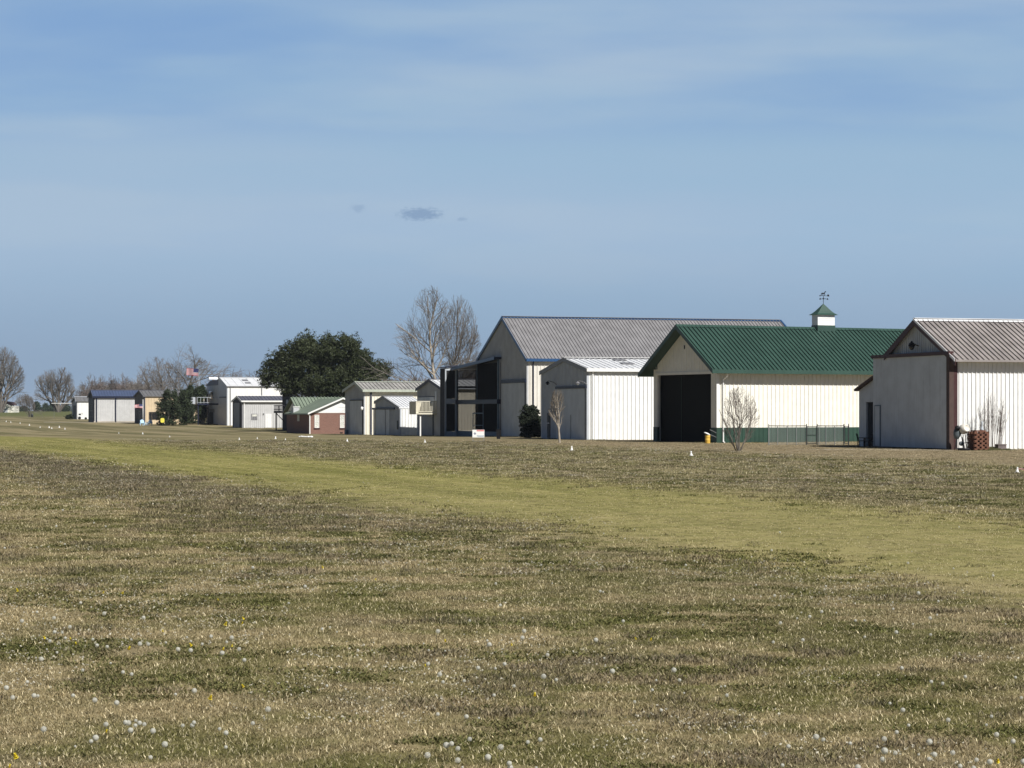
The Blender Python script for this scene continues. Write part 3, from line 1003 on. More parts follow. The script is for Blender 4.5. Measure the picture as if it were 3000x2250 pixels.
bx('back_rail', M_DECK, deck, xb, -.02, yfar - .05, yfar, zfl, zrl - .1)
m = MB()
xp = fr.gx(1233, y0b + .05)
m.box(xp - .06, xp + .06, y0b + .2, y0b + .32, -.4, zfl0 - .001)
m.build('balcony_post', M_PAINT, deck)
m = MB()
m.tube([(.35, -.3, d['zn'] - .1), (.35, -.1, d['zn'] - .35), (.35, -.1, -.2)], .10, 8)
m.build('downspout', M_PAINT, t)
bx('pipe_bracket', M_GREYD, t, -.1, 1.1, -.24, -.2, fr.z(1249, 0, 0), fr.z(1248, 0, 0))

# 6. small white shed with sliding doors -----------------------------------------------------------------
d = shed_building('small_white_shed', 'small white metal shed with a streaked roof and sliding doors under a dark track', 'shed',
                  1171.7, 219.0, 1099, 3.0, (1121, 1161), 1193.7, 1177, oe=0.05, of=0.1, wall=M_WHITE, gable=M_WHITED, roof=M_WROOF,
                  trim=M_GREYD, sp=0.30, rsp=0.36, base=-.6, rrd=.06, th=20)
fr, t = d['fr'], d['t']
panel_g(d, 'door_track', M_NAVY, 1090, 1154, 1194.5, 1200, -.14, .13)
panel_g(d, 'sliding_door', M_WHITED, 1101, 1127.5, 1199.5, 1281, -.08, .06, z0=.03)
panel_g(d, 'sliding_door', M_WHITED, 1130, 1141, 1199.5, 1281, -.08, .06, z0=.03)
panel_g(d, 'door_gap', M_BLACK, 1127.5, 1130, 1199.5, 1281, -.03, .028, z0=0)
panel_g(d, 'meter_box', M_DSTEEL, 1162, 1164.5, 1232, 1258, -.12, .11)
S6 = d
panel_g(d, 'corner_post', M_CREAM, 1093.5, 1098.3, 1200, 1281, -.1, .12, z0=-.3)

# 7. cream hangar behind the shed -------------------------------------------------------------------------
d = shed_building('cream_hangar', 'pale cream metal hangar with a dark streaky ribbed roof and a gable door', 'hangar',
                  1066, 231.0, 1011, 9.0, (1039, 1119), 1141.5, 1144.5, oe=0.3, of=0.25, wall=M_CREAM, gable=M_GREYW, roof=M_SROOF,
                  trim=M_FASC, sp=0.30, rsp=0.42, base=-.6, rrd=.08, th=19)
fr, t = d['fr'], d['t']
gutter(d, M_FASC, .18, .24)
panel_g(d, 'hangar_door', M_GREYW, 1025, 1060.5, 1173.5, 1277, -.05, .045, z0=0)
panel_g(d, 'door_header', M_BLACK, 1024.5, 1063, 1171, 1174, -.12, .115)
panel_g(d, 'door_gap', M_BLACK, 1060.8, 1064, 1174, 1277, -.04, .035, z0=0)
y, z = fr.gy(1061.5, -.2), fr.z(1197, -.2, 1)
m = MB()
m.lathe([(.03, .22), (.13, .1), (.15, -.05), (.05, -.2)], 10, (-.25, y, z))
m.beam((-.25, y, z + .1), (0, y, z + .1), .05, .05)
m.build('gable_lamp', M_PAINT, t, True)
m = MB()
m.tube([(-.08, fr.gy(1014, 0), fr.z(1208, 0, 8)), (-.08, fr.gy(1019, 0), fr.z(1211, 0, 8)), (-.08, fr.gy(1020, 0), .2)], .05, 6)
m.build('service_pipe', M_WHITED, t)
bx('meter_box', M_KICK, t, -.3, -.01, fr.gy(1022, 0), fr.gy(1017, 0), -.2, .5)
m = MB()
m.tube([(.75, -.35, d['zn'] - .1), (.75, -.1, d['zn'] - .4), (.75, -.1, -.2)], .09, 8)
m.build('downspout', M_SLATE, t)

# 8. brick house ----------------------------------------------------------------------------------------
fr = Frame(909, 246.0, 17)
t = fr.thing('brick_house', 'low red brick house with a pale green ribbed roof and a white gable', 'house')
Wd = 2 * fr.gx(1003)
ze = fr.z(1211, 0, 0) + .05
za = fr.z(1166, 3.5, -.2)
D2 = 9.0
yR = D2 + 4.3
xl = fr.gx(872, D2)
m = MB()
m.prism([(0, 0, -.5), (Wd, 0, -.5), (Wd, 0, ze), (0, 0, ze)], (0, .2, 0))
m.box(0, .2, .2, D2, -.5, ze)
m.box(Wd - .2, Wd, .2, D2, -.5, ze)
m.box(xl + .4, 16, D2, D2 + .2, -.5, ze)
m.box(xl + .4, xl + .6, D2 + .2, yR + 4.3, -.5, ze)
m.build('brick_wall', M_BRICK, t)
m = MB()
m.prism([(.02, -.02, ze), (Wd - .02, -.02, ze), (Wd / 2, -.02, za - .2)], (0, .2, 0))
m.build('gable_panel', M_PAINT, t)
m = MB()
m.prism([(xl + .42, D2, ze), (xl + .42, yR, za - .15), (xl + .42, yR + 4.3, ze)], (.15, 0, 0))
m.build('gable_panel', M_PAINT, t)
m = MB()
sl = (za - ze) / (Wd / 2)
ov = .35
# cross gable roof
for sgn in (-1, 1):
    xe = -ov if sgn < 0 else Wd + ov
    zz = ze - sl * ov + .1
    m.prism([(xe, -.4, zz - .14), (xe, -.4, zz), (Wd / 2, -.4, za), (Wd / 2, -.4, za - .14)], (0, yR + .4, 0))
s2 = (za - ze) / 4.3
m.prism([(xl, D2 - .4, ze - s2 * .4 + .06), (xl, D2 - .4, ze - s2 * .4 + .18), (xl, yR, za + .16), (xl, yR, za + .04)], (18 - xl, 0, 0))
m.prism([(xl, yR + 4.7, ze - s2 * .4 + .06), (xl, yR + .001, za + .04), (xl, yR + .001, za + .16), (xl, yR + 4.7, ze - s2 * .4 + .18)], (18 - xl, 0, 0))
n2 = Vector((0, -s2, 1)).normalized()
m.ribs(None, (1, 0, 0), lambda s: ((xl + s, D2 - .4, ze - s2 * .4 + .18), (xl + s, yR, za + .16)), tuple(n2), 18 - xl, .42, .10, .10, start=.3)
m.build('roof', M_LGREEN, t)
m = MB()
zz = ze - sl * ov + .1
m.prism([(-ov, -.43, zz - .12), (-ov, -.43, zz + .06), (Wd / 2, -.43, za + .06), (Wd / 2, -.43, za - .12)], (0, .028, 0))
m.prism([(Wd + ov, -.43, zz + .06), (Wd + ov, -.43, zz - .12), (Wd / 2 + .001, -.43, za - .12), (Wd / 2 + .001, -.43, za + .06)], (0, .028, 0))
m.build('rake_board', M_PAINT, t)
for (u1, u2) in ((921.5, 935), (996, 1008.8)):
    x1, x2 = fr.gx(u1), fr.gx(u2)
    z1, z2 = fr.z(1253.5, x1, 0), fr.z(1215.5, x1, 0)
    fm = MB()
    for a, b, c_, e in ((x1, x1 + .05, z1, z2), (x2 - .05, x2, z1, z2), (x1 + .05, x2 - .05, z1, z1 + .05), (x1 + .05, x2 - .05, z2 - .05, z2), (x1 + .05, x2 - .05, (z1 + z2) / 2 - .03, (z1 + z2) / 2 + .03), ((x1 + x2) / 2 - .012, (x1 + x2) / 2 + .012, z1 + .05, z2 - .05)):
        fm.box(a, b, -.05, -.003, c_, e)
    wf = fm.build('window', M_PAINT, t)
    bx('pane', M_BLIND, wf, x1 + .04, x2 - .04, -.02, -.004, z1 + .04, z2 - .04)
    bx('sill', M_MAROON, wf, x1 - .08, x2 + .08, -.09, -.003, z1 - .12, z1 - .002)
m = MB()
m.tube([(-.3, -.3, ze - .05), (-.08, -.1, ze - .35), (-.08, -.1, -.2)], .075, 8)
m.build('downspout', M_PAINT, t)
bx('side_window', M_BLIND, t, -.04, -.002, fr.gy(877.5), fr.gy(872), fr.z(1234, 0, 5), fr.z(1215, 0, 5))
m = MB()
xd, yd = fr.gx(866, D2 + .3), D2 - .2
m.box(xd - .35, xd + .35, yd, yd + 1.2, ze - .1, fr.z(1193, xd, yd))
vb = m.build('roof_vent_box', M_GREYW, t)
bx('lid', M_PAINT, vb, xd - .4, xd + .4, yd - .05, yd + 1.3, fr.z(1193, xd, yd) + .001, fr.z(1191, xd, yd))  # white slab paints the box's sunlit top; the grey sides its shade
panel = MB()
m = MB()
m.box(fr.gx(1000) - .15, fr.gx(1000) + .15, -.03, -.002, fr.z(1269, 8, 0), fr.z(1266, 8, 0))
m.build('crawl_vent', M_BLACK, t)

# 9. dark two-storey house with a balcony behind the brick house ----------------------------------------
d = shed_building('dark_timber_house', 'dark two-storey timber house with a small railed balcony left of the brick house', 'house',
                  876, 278.0, 827, 8.0, (846, 1139), 1163, 1153, oe=0.2, of=0.2, wall=M_DKWOOD, gable=M_DKWOOD, roof=M_SLATE,
                  trim=M_NAVY, sp=0.5, rsp=0.6, base=-.8, gribs=False)
fr, t = d['fr'], d['t']
for (v1, v2) in ((1171, 1183), (1187, 1196)):
    pw = panel_g(d, 'window', M_GREYW, 838, 843.5, v1, v2, -.04, .035)
zf1, zf0, zrl = fr.z(1204, -1, 8), fr.z(1210, -1, 8), fr.z(1187, -1, 8)
yb1, yb0 = fr.gy(832, 0), fr.gy(855, 0)
xbb = -1.35
m = MB()
m.box(xbb, -.01, yb0, yb1, zf0, zf1)
bal = m.build('balcony', M_DKWOOD, t)
m = MB()
m.box(xbb, xbb + .07, yb0, yb1, zrl - .1, zrl)
m.box(xbb, -.02, yb0, yb0 + .07, zrl - .1, zrl)
m.box(xbb, xbb + .07, yb0 + .07, yb1, zf1 + .18, zf1 + .26)
m.box(xbb, -.02, yb1 - .07, yb1, zrl - .1, zrl)
y = yb0
while y < yb1:
    m.box(xbb, xbb + .07, y, y + .07, zf1, zrl - .1)
    y += .75
for x in (xbb + .08, -.75):
    m.box(x, x + .09, yb1 - .09, yb1, zf1, zrl - .1)
m.build('railing', M_DKWOOD, bal)
m = MB()
m.box(xbb + .2, xbb + .34, yb1 - .3, yb1 - .16, -.6, zf0 - .001)
m.beam((xbb + .3, yb1 - .23, zf0 - .05), (-.05, yb1 - .23, zf0 - 1.1), .1, .1)
m.build('balcony_post', M_DKWOOD, bal)

# 10. grey shed with a white door ------------------------------------------------------------------------
d = shed_building('grey_shed', 'low grey ribbed shed with a slate roof, one window and a bright white door', 'shed',
                  709, 310.0, 681.5, 9.0, (694, 1160), 1174, 1175, oe=0.2, of=0.15, wall=M_SHED, gable=M_GREYD, roof=M_SLATE,  # gable shade painted as a darker grey than the side wall
                  trim=M_PAINT, sp=0.30, rsp=0.5, base=-.6)
fr, t = d['fr'], d['t']
bx('gutter', M_PAINT, t, -.15, 9.15, -.36, -.205, d['zn'] - .18, d['zn'] + .02)
panel_g(d, 'garage_door', M_GREYD, 684, 701.5, 1180, 1254, -.06, .055, z0=0)
panel_g(d, 'door_header', M_BLACK, 684, 702, 1178.5, 1180, -.1, .095)
panel_g(d, 'door_gap', M_BLACK, 701.7, 703.5, 1180, 1254, -.05, .045, z0=0)
panel_s(d, 'door', M_PAINT, 777.5, 796, 1212.5, 1254, -.05, .045, z0=0)
wn_o = panel_s(d, 'window', M_GREYD, 736.5, 754, 1212, 1230, -.05, .045)
panel_s(d, 'blind', M_BLIND, 738.5, 752, 1214, 1220, -.065, .012).parent = wn_o
panel_s(d, 'wall_lamp', M_GREYD, 771.5, 774, 1210.5, 1213.5, -.2, .18)
m = MB()
m.tube([(.3, -.28, d['zn'] - .1), (.3, -.08, d['zn'] - .35), (.3, -.08, -.2)], .07, 6)
m.build('downspout', M_PAINT, t)

# 11. tall white building with a balcony wing ---------------------------------------------------------------
d = shed_building('tall_white_building', 'tall bright white metal building with two roof skylights and a recessed balcony wing', 'building',
                  664.7, 345.0, 639.5, 14.0, (642.5, 1105.5), 1130.5, 1109, oe=0.1, of=0.05, wall=M_WHITE, gable=M_WHITED, roof=M_WROOF,
                  trim=M_WHITED, sp=0.9, rsp=1.2, base=-.6, gribs=False, rd=.03)
fr, t, w = d['fr'], d['t'], d['w']
bx('gutter', M_GREYD, t, -.05, 14.05, -.2, -.105, d['zn'] - .14, d['zn'] - .02)
for u in (675, 767):
    x = fr.gx(u, -.08)
    bx('downspout', M_GREYD, t, x - .06, x + .06, -.12, -.03, 0, d['zn'] - .16)
panel_g(d, 'ledge', M_NAVY, 642, 660.5, 1162.5, 1165, -.15, .14)
wy = fr.gy(605, 1.0)
zt = fr.z(1127.5, 1, w + 3)
zt2 = fr.z(1112, 1, w + 3)
wg = bx('wing', M_WHITED, t, 1.0, 8.0, w + .01, wy, -.6, zt)
m = MB()
m.prism([(.85, w + .01, zt), (.85, wy, zt), (1.2, wy - 2.8, zt2), (1.2, w + .01, zt2)], (6.5, 0, 0))
m.build('wing_roof', M_GREYR, wg)
m = MB()
xk0 = fr.gx(612, w - .05)
m.prism([(xk0, w - .35, zt2 - .02), (xk0, w - .05, zt2 + .32), (xk0, w + .3, zt2 + .36), (xk0, w + .3, zt2 + .02)], (-xk0 - .1, 0, 0))
m.build('canopy', M_WROOF, t)
def wing_panel(name, mt, u1, u2, v1, v2, x=.96):
    y1, y2 = sorted((fr.gy(u1, x), fr.gy(u2, x)))
    return bx(name, mt, wg, x, .999, y1, y2, fr.z(v2, x, y1), fr.z(v1, x, y1))
wing_panel('window', M_GLASS, 612, 623.5, 1145, 1168.5)
wing_panel('door', M_BLACK, 612, 624, 1208, 1246)
wing_panel('door_surround', M_GREYD, 607.5, 627.5, 1198, 1208)
zf1, zf0, zr = fr.z(1182, 0, w + 3), fr.z(1186.5, 0, w + 3), fr.z(1164, 0, w + 3)
ybk = fr.gy(640, 0) + .1
xq = fr.gx(575, ybk + 1.0)
m = MB()
m.box(xq, .95, ybk, ybk + 4.2, zf0, zf1)
bal = m.build('balcony', M_NAVY, t)
m = MB()
m.box(xq, .9, ybk + .02, ybk + .06, zr - .06, zr)
m.box(xq, .9, ybk + .02, ybk + .06, zf1 + .1, zf1 + .15)
for k in range(9):
    x = xq + (.85 - xq) * k / 8
    m.box(x, x + .05, ybk + .02, ybk + .06, zf1, zr - .06)
m.box(xq, xq + .05, ybk + .07, ybk + 4.2, zf1, zr)
m.build('railing', M_WHITED, bal)
xs_ = fr.gx(571, ybk)
bx('solid_rail', M_WHITED, bal, xs_ - .8, xs_ + .05, ybk - .02, ybk + .04, zf1 - .1, zr)
m = MB()
for x in (xq + .1, xq * .5):
    m.box(x, x + .14, ybk + .1, ybk + .24, -.6, zf0 - .001)
m.build('balcony_post', M_NAVY, bal)
for (u1, u2, v1, v2) in ((708, 724, 1112, 1115.5), (717, 733, 1120, 1123)):
    ys = np.linspace(0, d['ya'], 400)
    best = lambda v, u: min(ys, key=lambda y: abs(pz(v, fr.Y0 + fr.gx(u, y) * fr.s + y * fr.c) - fr.z0 - (d['za'] - d['sn'] * (d['ya'] - y) + .06)))
    ya1, ya2 = best(v1, u1), best(v2, u1)
    xa, xb_ = fr.gx(u1, ya1), fr.gx(u2, ya1)
    zf_ = lambda y: d['za'] - d['sn'] * (d['ya'] - y) + .05
    m = MB()
    m.prism([(xa, ya2, zf_(ya2)), (xa, ya1, zf_(ya1)), (xa, ya1, zf_(ya1) + .04), (xa, ya2, zf_(ya2) + .04)], (xb_ - xa, 0, 0))
    m.build('skylight', M_GREYD, t)

# 12. tan hangar -----------------------------------------------------------------------------------------
d = shed_building('tan_hangar', 'tan metal hangar with a grey roof and a square black side opening beside dark shrubs', 'hangar',
                  422, 362.0, 394.5, 10.0, (407, 1143.5), 1160, 1161, oe=0.25, of=0.2, wall=M_TAN, gable=M_GREYD, roof=M_GREYR,  # grey on the gable stands for tan sheeting in shade
                  trim=M_SLATE, sp=0.45, rsp=0.6, base=-.6)
fr, t = d['fr'], d['t']
panel_s(d, 'garage_opening', M_BLACK, 436, 466, 1207, 1229.5, -.05, .045)
panel_g(d, 'door', M_BLACK, 407, 417, 1207, 1240, -.05, .045, z0=0)
m = MB()
m.tube([(.1, -.3, d['zn'] - .1), (.1, -.1, d['zn'] - .4), (.1, -.1, -.2)], .09, 6)
m.build('downspout', M_SLATE, t)

# 13. blue-roofed hangar -----------------------------------------------------------------------------------
d = shed_building('blue_roofed_hangar', 'pale grey hangar with a blue roof and dark posts far down the row', 'hangar',
                  274.7, 386.0, 259, 8.6, (265.6, 1143), 1161, 1163, oe=0.25, of=0.2, wall=M_SHED, gable=M_DKWOOD, roof=M_BLUER,
                  trim=M_SLATE, sp=0.30, rsp=0.5, base=-.6, gribs=False)
fr, t = d['fr'], d['t']
bx('fascia', M_NAVY, t, -.2, 8.8, -.29, -.255, d['zn'] - .32, d['zn'] + .02)
for u in (283, 339):
    x = fr.gx(u, -.1)
    bx('wall_post', M_NAVY, t, x - .1, x + .1, -.16, -.035, -.1, d['wn'] - .3)
panel_g(d, 'hangar_opening', M_BLACK, 260, 273.5, 1167, 1236, -.05, .045, z0=0)
m = MB()
for k in range(3):
    m.box(-.09, -.055, 1.2, 7.5, .9 + k * 1.1, .98 + k * 1.1)
m.build('shelf_rail', M_GREYR, t)
bx('plinth', M_CONC, t, .02, 8.6, -.08, -.001, -.4, .22)

# 14. little white shed far left -------------------------------------------------------------------------------
d = shed_building('narrow_white_shed', 'small bright white shed with grey roof and black doorway ending the row', 'shed',
                  224.5, 480.0, 210.5, 12.0, (217.7, 1162), 1175, 1178, oe=0.3, of=0.25, wall=M_WHITE, gable=M_GREYD, roof=M_GREYR,  # gable of the white shed painted grey for its shade
                  trim=M_WHITED, sp=0.6, rsp=0.8, base=-.6, gribs=False)
panel_g(d, 'doorway', M_BLACK, 214, 222, 1188, 1230, -.05, .045, z0=0)
bx('corner_board', M_PAINT, d['t'], -.12, -.02, d['fr'].gy(214) + .05, d['fr'].gy(214) + .5, 0, d['wn'] - .6)

# 15. far white house --------------------------------------------------------------------------------------
Y = 705.0
g = gz(Y)
t = thing('far_white_house', 'distant white house with a dark roof under the very large bare tree', 'house', (px(6, Y), Y, g))
wpx = lambda u: px(u, Y) - px(6, Y)
hpx = lambda v: pz(v, Y) - g
m = MB()
m.prism([(0, 0, -1), (wpx(27), 0, -1), (wpx(27), 0, hpx(1189)), (wpx(22), 0, hpx(1184.5)), (wpx(14), 0, hpx(1183.5)), (0, 0, hpx(1186))], (0, 8, 0))
m.prism([(wpx(27) + .02, .6, -1), (wpx(40.5), .6, -1), (wpx(40.5), .6, hpx(1191)), (wpx(36), .6, hpx(1188.5)), (wpx(27) + .02, .6, hpx(1188.5))], (0, 7, 0))
m.build('wall', M_CREAM2, t)
m = MB()
m.prism([(-1.5, 2, hpx(1187)), (wpx(34), 2, hpx(1187)), (wpx(28), 2, hpx(1178)), (-1.0, 2, hpx(1174))], (0, 6, 0))
m.build('roof', M_MAROON, t)
bx('garage_door', M_WHITED, t, wpx(10), wpx(22.5), -.06, -.01, 0, hpx(1196.5))

# ------------------------------------------------------------------ bare trees
def rot_off(d, ang, rnd, az=None):
    d = d.normalized()
    a = d.orthogonal().normalized()
    b = d.cross(a)
    f = rnd.uniform(0, 2 * PI) if az is None else az
    return (d * math.cos(ang) + (a * math.cos(f) + b * math.sin(f)) * math.sin(ang)).normalized()


def env_exit(p, d, env):
    """how far a branch may run before it leaves the crown's outline"""
    best = 0.0
    step = env[0][5] * .06
    k = 0.0
    while k < 40:
        q = p + d * (k + step)
        if not any(((q.x - e[0]) / e[3]) ** 2 + ((q.y - e[1]) / e[4]) ** 2 + ((q.z - e[2]) / e[5]) ** 2 < 1 for e in env) and q.z > env[0][2] - env[0][5] * .7:
            break
        k += step
    return k


def grow(wood, twig, p, d, L, r, lev, mx, rnd, cfg):
    if cfg.get('env') and lev:
        L = min(L * cfg.get('reach', 1.25), max(env_exit(p, d, cfg['env']) * rnd.uniform(.5, 1.12), L * .08))
    seg = (6, 5, 4, 3, 2, 2)[lev]
    pts, rad = [p.copy()], [r]
    q, dd = p.copy(), d.copy()
    end_r = max(r * cfg['taper'], cfg['rmin'])
    for i in range(seg):
        wob = cfg['wob'] * (0.6 if lev == 0 else 1.0)
        dd = (dd + Vector((rnd.gauss(0, wob), rnd.gauss(0, wob), rnd.gauss(0, wob) + cfg['up'] * (0.5 if lev else 0.1)))).normalized()
        q = q + dd * (L / seg)
        pts.append(q.copy())
        rad.append(max(r + (end_r - r) * (i + 1) / seg, cfg['rmin']))
    tgt = wood if lev < cfg['wood_lev'] else twig
    tgt.tube(pts, rad, (7, 6, 4, 3, 3, 3)[lev], caps=False)
    if lev >= mx:
        return
    n = cfg['kids'][lev]
    for k in range(n):
        t = cfg['t0'][min(lev, len(cfg['t0']) - 1)]
        f = t + (1 - t) * (k + rnd.random()) / n
        i = min(int(f * seg), seg - 1)
        fr_ = f * seg - i
        pp = pts[i].lerp(pts[i + 1], fr_)
        dirn = (pts[i + 1] - pts[i]).normalized()
        rr = rad[i] + (rad[i + 1] - rad[i]) * fr_
        ang = R(rnd.uniform(*cfg['ang'][min(lev, len(cfg['ang']) - 1)]))
        nd = rot_off(dirn, ang, rnd, az=(k * 2.4 + rnd.uniform(-.5, .5)) if lev == 0 else None)
        ll = L * rnd.uniform(*cfg['ratio']) * (1.15 - 0.55 * f)
        grow(wood, twig, pp, nd, ll, max(rr * cfg['rr'], cfg['rmin']), lev + 1, mx, rnd, cfg)
    # leader carries on
    if lev > 0 or cfg.get('lead', True):
        grow(wood, twig, pts[-1], rot_off(dd, R(rnd.uniform(4, 18)), rnd), L * 0.55, end_r, lev + 1, mx, rnd, cfg)


BASE = dict(taper=0.5, rmin=0.010, wob=0.085, up=0.05, wood_lev=2, kids=(10, 6, 4, 3), t0=(0.35, 0.22, 0.2), ang=((30, 52), (28, 55), (25, 55)), ratio=(0.5, 0.78), rr=0.6)


def bare_tree(label, cat, loc, H, r, seed, stems, mx=4, cfg=None, bark=None, twigm=None, group=None, name='bare_tree', rz=0.0):
    """stems: list of (dx, dy, lean vector, length share of H, radius share)"""
    c = dict(BASE)
    c.update(cfg or {})
    rnd = random.Random(seed)
    wd, tw = MB(), MB()
    for dx, dy_, lean, sh, rs in stems:
        grow(wd, tw, Vector((dx, dy_, -0.15)), Vector(lean).normalized(), H * sh, r * rs, 0, mx, rnd, c)
    t = thing(name, label, cat, loc, rz, group)
    zmax = max(v[2] for v in tw.v + wd.v)
    sc = 1.0 if c.get('env') else H / zmax
    for mbx in (wd, tw):
        mbx.v = [(x * sc, y * sc, z * sc) for x, y, z in mbx.v]
    wd.build('trunk', bark or M_BARK, t, True)
    tw.build('crown', twigm or M_TWIG, t)
    return t


def at(u, Y, dz=0.0):
    return (px(u, Y), Y, gz(Y) + dz)


def height(v, Y):
    return pz(v, Y) - gz(Y)


G_TREES = 'bare winter trees around the airfield'


def env_px(u0, Y, ls):
    k = Y / F
    return [((u - u0) * k, 0.0, pz(v, Y) - gz(Y), ru * k, (ru + rv) / 2 * k, rv * k) for u, v, ru, rv in ls]


Y = 248
bare_tree('tall bare tree with a pale trunk, left one of the pair beside the screened porch', 'tree', at(1296, Y), height(836, Y), .23, 11,
          [(0, 0, (-.075, 0, 1), .66, 1)], 4, dict(kids=(13, 7, 4, 2), ang=((32, 60), (25, 48), (22, 50)), ratio=(.5, .8), rmin=.0095, t0=(.38, .2, .15), up=.06, wob=.07,
          env=env_px(1296, Y, [(1262, 960, 74, 124), (1236, 1005, 98, 85), (1210, 1015, 66, 50)])), M_BARKP, M_TWIG, G_TREES)
bare_tree('tall bare tree with forked upright stems, right one of the pair above the screened porch', 'tree', at(1309, 252), height(866, 252), .19, 23,
          [(0, 0, (.03, 0, 1), .60, 1), (.2, .1, (.15, .05, 1), .52, .8)], 4, dict(kids=(9, 6, 4, 2), ang=((20, 46), (20, 42), (20, 45)), rmin=.0095, t0=(.40, .2, .15), up=.06, wob=.07,
          env=env_px(1309, 252, [(1342, 975, 58, 116), (1350, 1010, 66, 70)])), M_BARK, M_TWIG, G_TREES)
bare_tree('brown bare tree half hidden behind the blue-trimmed gable', 'tree', at(1428, 300), height(985, 300), .15, 5,
          [(0, 0, (-.05, 0, 1), .5, 1)], 4, dict(kids=(6, 5, 4, 2), rmin=.011, env=env_px(1428, 300, [(1420, 1050, 42, 66)])), M_BARK, M_TWIGB, G_TREES)
Y = 560
bare_tree('large bare tree with a tall leader rising behind the stars-and-stripes flag', 'tree', at(539, Y), height(990, Y), .40, 31,
          [(0, 0, (.05, 0, 1), .70, 1), (-.5, 0, (-.35, 0, 1), .42, .6)], 4, dict(kids=(11, 6, 4, 2), ang=((38, 66), (30, 60), (25, 60)), ratio=(.45, .75), rmin=.017, wob=.13, t0=(.20, .2, .15),
          env=env_px(539, Y, [(545, 1035, 40, 44), (553, 1085, 66, 50), (520, 1080, 46, 44)])), M_BARK, M_TWIG, G_TREES)
bare_tree('broad bare tree leaning left between the tan hangar and the flag tree', 'tree', at(500, Y - 10), height(1036, Y - 10), .36, 47,
          [(0, 0, (-.75, 0, 1), .52, 1), (-.3, 0, (-.3, 0, 1), .6, .8)], 4, dict(kids=(8, 5, 4, 2), ang=((28, 60), (28, 60), (25, 60)), rmin=.017, wob=.14,
          env=env_px(500, Y - 10, [(445, 1085, 46, 44), (468, 1095, 40, 54), (425, 1110, 28, 28)])), M_BARK, M_TWIG, G_TREES)
Y = 700
bare_tree('very large bare tree with a spreading crown over the far white house', 'tree', at(2, Y), height(1010, Y), .55, 52,
          [(0, 0, (.02, 0, 1), .55, 1), (.2, 0, (.50, 0, 1), .55, .8), (-.2, 0, (-.5, .2, 1), .55, .8), (.1, 0, (.22, .3, 1), .6, .7)], 4, dict(kids=(7, 5, 4, 2), ang=((25, 55), (25, 50), (25, 60)), rmin=.020, t0=(.3, .2, .15), up=.06,
          env=env_px(2, Y, [(0, 1090, 62, 82), (22, 1110, 56, 60), (-30, 1110, 56, 60)])), M_BARK, M_TWIG, G_TREES)
Y = 760
bare_tree('wide vase-shaped bare tree with low forks out on the pasture edge', 'tree', at(171, Y), height(1072, Y), .62, 64,
          [(0, 0, (.05, 0, 1), .62, 1), (-.2, 0, (-.75, .1, 1), .66, .8), (.2, 0, (.55, -.1, 1), .60, .8), (-.1, .1, (-.3, -.3, 1), .62, .7), (.1, .1, (.3, .4, 1), .6, .7)], 4,
          dict(kids=(6, 5, 4, 2), ang=((22, 50), (25, 50), (25, 60)), ratio=(.45, .75), rmin=.020, t0=(.28, .15, .15), up=.05,
          env=env_px(171, Y, [(150, 1125, 52, 46), (178, 1118, 40, 46), (135, 1150, 38, 28), (195, 1150, 30, 30)])), M_BARK, M_TWIG, G_TREES)
Y = 560
bare_tree('small dark-trunked bare tree standing alone in the pasture', 'tree', at(86.5, Y), height(1150, Y), .14, 71,
          [(0, 0, (.02, 0, 1), .55, 1), (0, 0, (-.75, 0, 1), .6, .6), (0, 0, (.55, 0, 1), .52, .6), (0, 0, (-.3, .3, 1), .56, .6), (0, 0, (.25, -.3, 1), .5, .6)], 4,
          dict(kids=(6, 4, 3, 2), ang=((22, 48), (20, 45), (25, 50)), ratio=(.5, .8), rmin=.014, up=.04, t0=(.25, .2, .2),
          env=env_px(86.5, Y, [(70, 1180, 30, 30), (82, 1190, 22, 24)])), M_BARK, M_TWIG, G_TREES)

# the wood beyond the hangars: trees one can tell apart, from three grown trees
wood_lab = 'greyish bare tree in the far wood behind the hangars'
G_WOOD = 'bare trees of the far wood'
protos = []
for k, sd_ in enumerate((101, 102, 103)):
    protos.append(bare_tree(wood_lab, 'tree', (0, 0, 0), 13.0, .25, sd_, [(0, 0, (.05 * k - .05, 0, 1), .45, 1)], 3,
                            dict(kids=(13, 8, 6, 4), rmin=.030, t0=(.2, .2, .2), ang=((28, 60), (25, 60), (25, 60))), M_BARK, M_TWIGB if k else M_TWIG, G_WOOD))
rw = random.Random(9)
spots = []
for i in range(16):
    spots.append((258 + i * 11.5 + rw.uniform(-4, 4), rw.uniform(760, 900), rw.uniform(1086, 1108)))
for i in range(9):
    spots.append((645 + i * 16 + rw.uniform(-5, 5), rw.uniform(760, 880), rw.uniform(1076, 1092)))
for i in range(12):
    spots.append((1128 + i * 15 + rw.uniform(-5, 5), rw.uniform(560, 660), rw.uniform(1078, 1108)))
for i in range(4):
    spots.append((225 + i * 10, rw.uniform(800, 900), rw.uniform(1130, 1150)))
spots.append((1385, 620, 1040))
spots.append((480, 800, 1105))
used = [False] * 3
for i, (u, Y, v) in enumerate(spots):
    k = i % 3
    o = protos[k]
    if used[k]:
        o = copy_tree(o)
    used[k] = True
    h = height(v, Y)
    o.location = at(u, Y)
    s_ = h / 13.0
    o.scale = (s_ * 1.1, s_ * 1.1, s_)
    o.rotation_euler = (0, 0, rw.uniform(0, 6.28))

